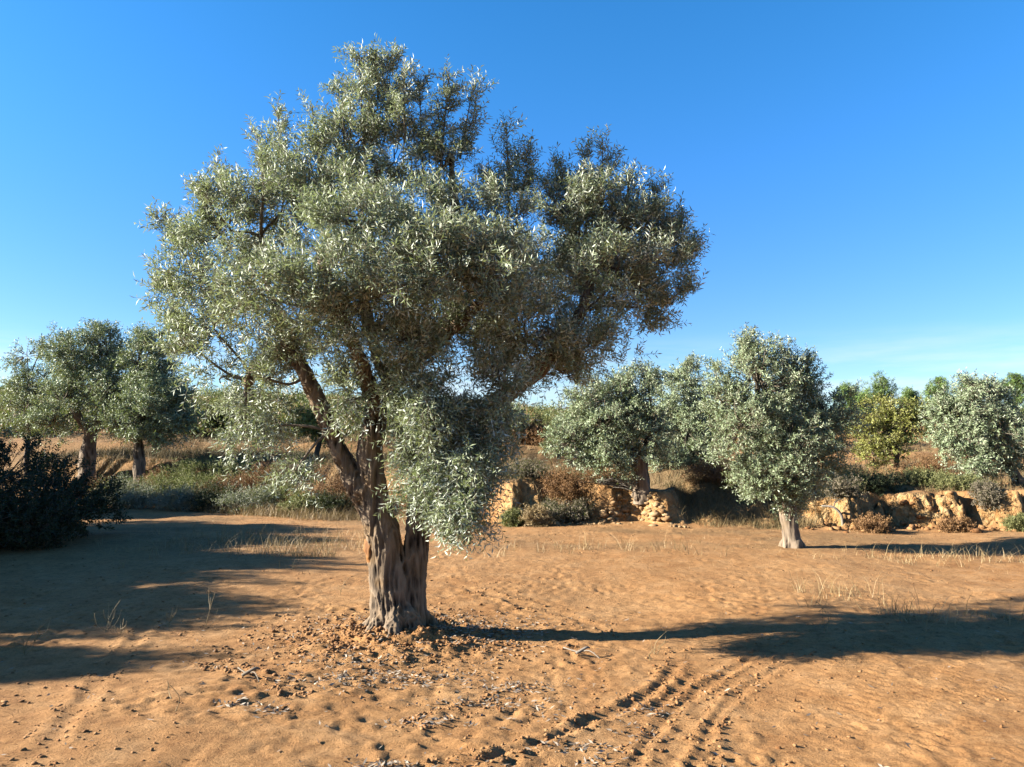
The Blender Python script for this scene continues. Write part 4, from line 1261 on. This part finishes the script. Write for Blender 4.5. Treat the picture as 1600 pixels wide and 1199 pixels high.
for lab, px, py, h, nb in (
        ('tall leaning straw weed stalk at the edge of the left shadow', 320, 975, .34, 3), ('branched dry weed standing in the left shadow', 165, 982, .30, 7), ('short bushy dry weed in the shadow beside the branched one', 188, 985, .15, 8),
        ('dry weed with several stalks at the left edge of the field', 38, 1018, .27, 6), ('single straw stalk standing close to the left of the large trunk', 531, 928, .22, 2), ('dry weed seedling at the shadow edge above the left rut', 262, 972, .17, 5),
        ('tiny straw stalk on the left rut near the bottom', 273, 1120, .18, 1), ('small dry weed on the trunk shadow right of the large tree', 1022, 1008, .2, 3), ('dry weed stalk inside the crown shadow on the right', 1290, 985, .3, 4), ('dry weed stalks before the crown shadow near the right edge', 1447, 985, .26, 4), ('thin dry weed beside the stick in front of the trunk shadow', 1015, 1020, .16, 2), ('dry weed in the left shadow below the straw grass', 370, 880, .3, 5)):
    c = np.array([*gp(px, py), 0]); c[2] = float(gh(np.array([c[0]]), np.array([c[1]]), True)[0]) - .01
    paths = []
    ln = rng.normal() * .25
    top = c + [h * (.25 + ln), 0, h]
    paths.append(([c, c + [h * .1, 0.01, h * .5], top], .0035, .0018))
    for k in range(nb):
        f = rng.random() * .7
        p = c + (top - c) * f
        a = rng.random() * 6.28
        L = h * (.3 + .4 * rng.random())
        paths.append(([p, p + [math.cos(a) * L * .4, math.sin(a) * L * .4, L * .35], p + [math.cos(a) * L * .55, math.sin(a) * L * .55, L * .9]], .0026, .0014))
    twig_thing('dry_weed', lab, 'weed', paths, M['straw'], c, DW, 4)

# ------------------------------------------------------------------ sky, sun, camera
w = bpy.data.worlds.new('World')
SC.world = w
w.use_nodes = True
nt = w.node_tree
for n in list(nt.nodes):
    nt.nodes.remove(n)
out = N(nt, 'ShaderNodeOutputWorld')
bg = N(nt, 'ShaderNodeBackground')
sky = N(nt, 'ShaderNodeTexSky', sky_type='NISHITA')
sky.sun_disc = False
sky.sun_elevation = R(SUN_EL)
sky.sun_rotation = math.atan2(SUN_DIR[0], SUN_DIR[1])
sky.altitude = 400
sky.air_density = 1.0
sky.dust_density = 0.3
sky.ozone_density = 2.2
hs = N(nt, 'ShaderNodeHueSaturation')
hs.inputs['Saturation'].default_value = 1.3
hs.inputs['Value'].default_value = 1.0
nt.links.new(sky.outputs[0], hs.inputs['Color'])
# thin pale cloud low over the horizon
tc = N(nt, 'ShaderNodeTexCoord')
sx = N(nt, 'ShaderNodeSeparateXYZ')
nt.links.new(tc.outputs['Generated'], sx.inputs[0])
mp = N(nt, 'ShaderNodeMapping')
mp.inputs['Scale'].default_value = (3.0, 3.0, 26.0)
nt.links.new(tc.outputs['Generated'], mp.inputs[0])
cn = N(nt, 'ShaderNodeTexNoise')
cn.inputs['Scale'].default_value = 1.6
cn.inputs['Detail'].default_value = 7
cn.inputs['Roughness'].default_value = 0.6
nt.links.new(mp.outputs[0], cn.inputs['Vector'])
cl = ramp(nt, [(0.42, (0, 0, 0)), (0.7, (1, 1, 1))], cn.outputs['Fac'])
band = ramp(nt, [(0.0, (0.75, 0.75, 0.75)), (0.075, (0.7, 0.7, 0.7)), (0.15, (0, 0, 0))], sx.outputs['Z'])
cf = N(nt, 'ShaderNodeMath', operation='MULTIPLY')
nt.links.new(cl, cf.inputs[0]); nt.links.new(band, cf.inputs[1])
tone = ramp(nt, [(0.0, (.56, .62, .72)), (0.18, (.58, .66, .80)), (0.34, (.60, .80, .98)), (0.55, (.55, .88, 1.1)), (1.0, (.45, .75, 1.0))], sx.outputs['Z'])
nt.nodes[-1].color_ramp.interpolation = 'CARDINAL'
grad = mix(nt, 1.0, hs.outputs[0], tone, 'MULTIPLY')
skyc = mix(nt, cf.outputs[0], grad, (3.2, 3.6, 4.1))
nt.links.new(skyc, bg.inputs[0])
bg.inputs[1].default_value = 0.0527
nt.links.new(bg.outputs[0], out.inputs[0])

sun = bpy.data.lights.new('sun', 'SUN')
sun.energy = 5.0
sun.angle = R(0.5)
sun.color = (1.0, 0.93, 0.81)
so = bpy.data.objects.new('sun', sun)
link(so)
hd = SUN_DIR / np.linalg.norm(SUN_DIR)
from mathutils import Vector
sd = Vector((hd[0] * math.cos(R(SUN_EL)), hd[1] * math.cos(R(SUN_EL)), math.sin(R(SUN_EL))))
so.rotation_euler = sd.to_track_quat('Z', 'Y').to_euler()
so.location = (-20, 0, 20)

cam = bpy.data.cameras.new('camera')
cam.sensor_width = 36
cam.lens = 36 * F / 1600
cam.clip_end = 3000
co = bpy.data.objects.new('camera', cam)
link(co)
co.location = (0, 0, CAMZ)
co.rotation_euler = (R(90) + TH, 0, 0)
SC.camera = co
SC.view_settings.view_transform = 'Standard'
SC.view_settings.look = 'None'
SC.view_settings.exposure = 2.5
SC.view_settings.gamma = 1
SC.render.engine = 'CYCLES'
SC.cycles.max_bounces = 6
SC.cycles.diffuse_bounces = 3
SC.cycles.transmission_bounces = 3
SC.cycles.use_denoising = True
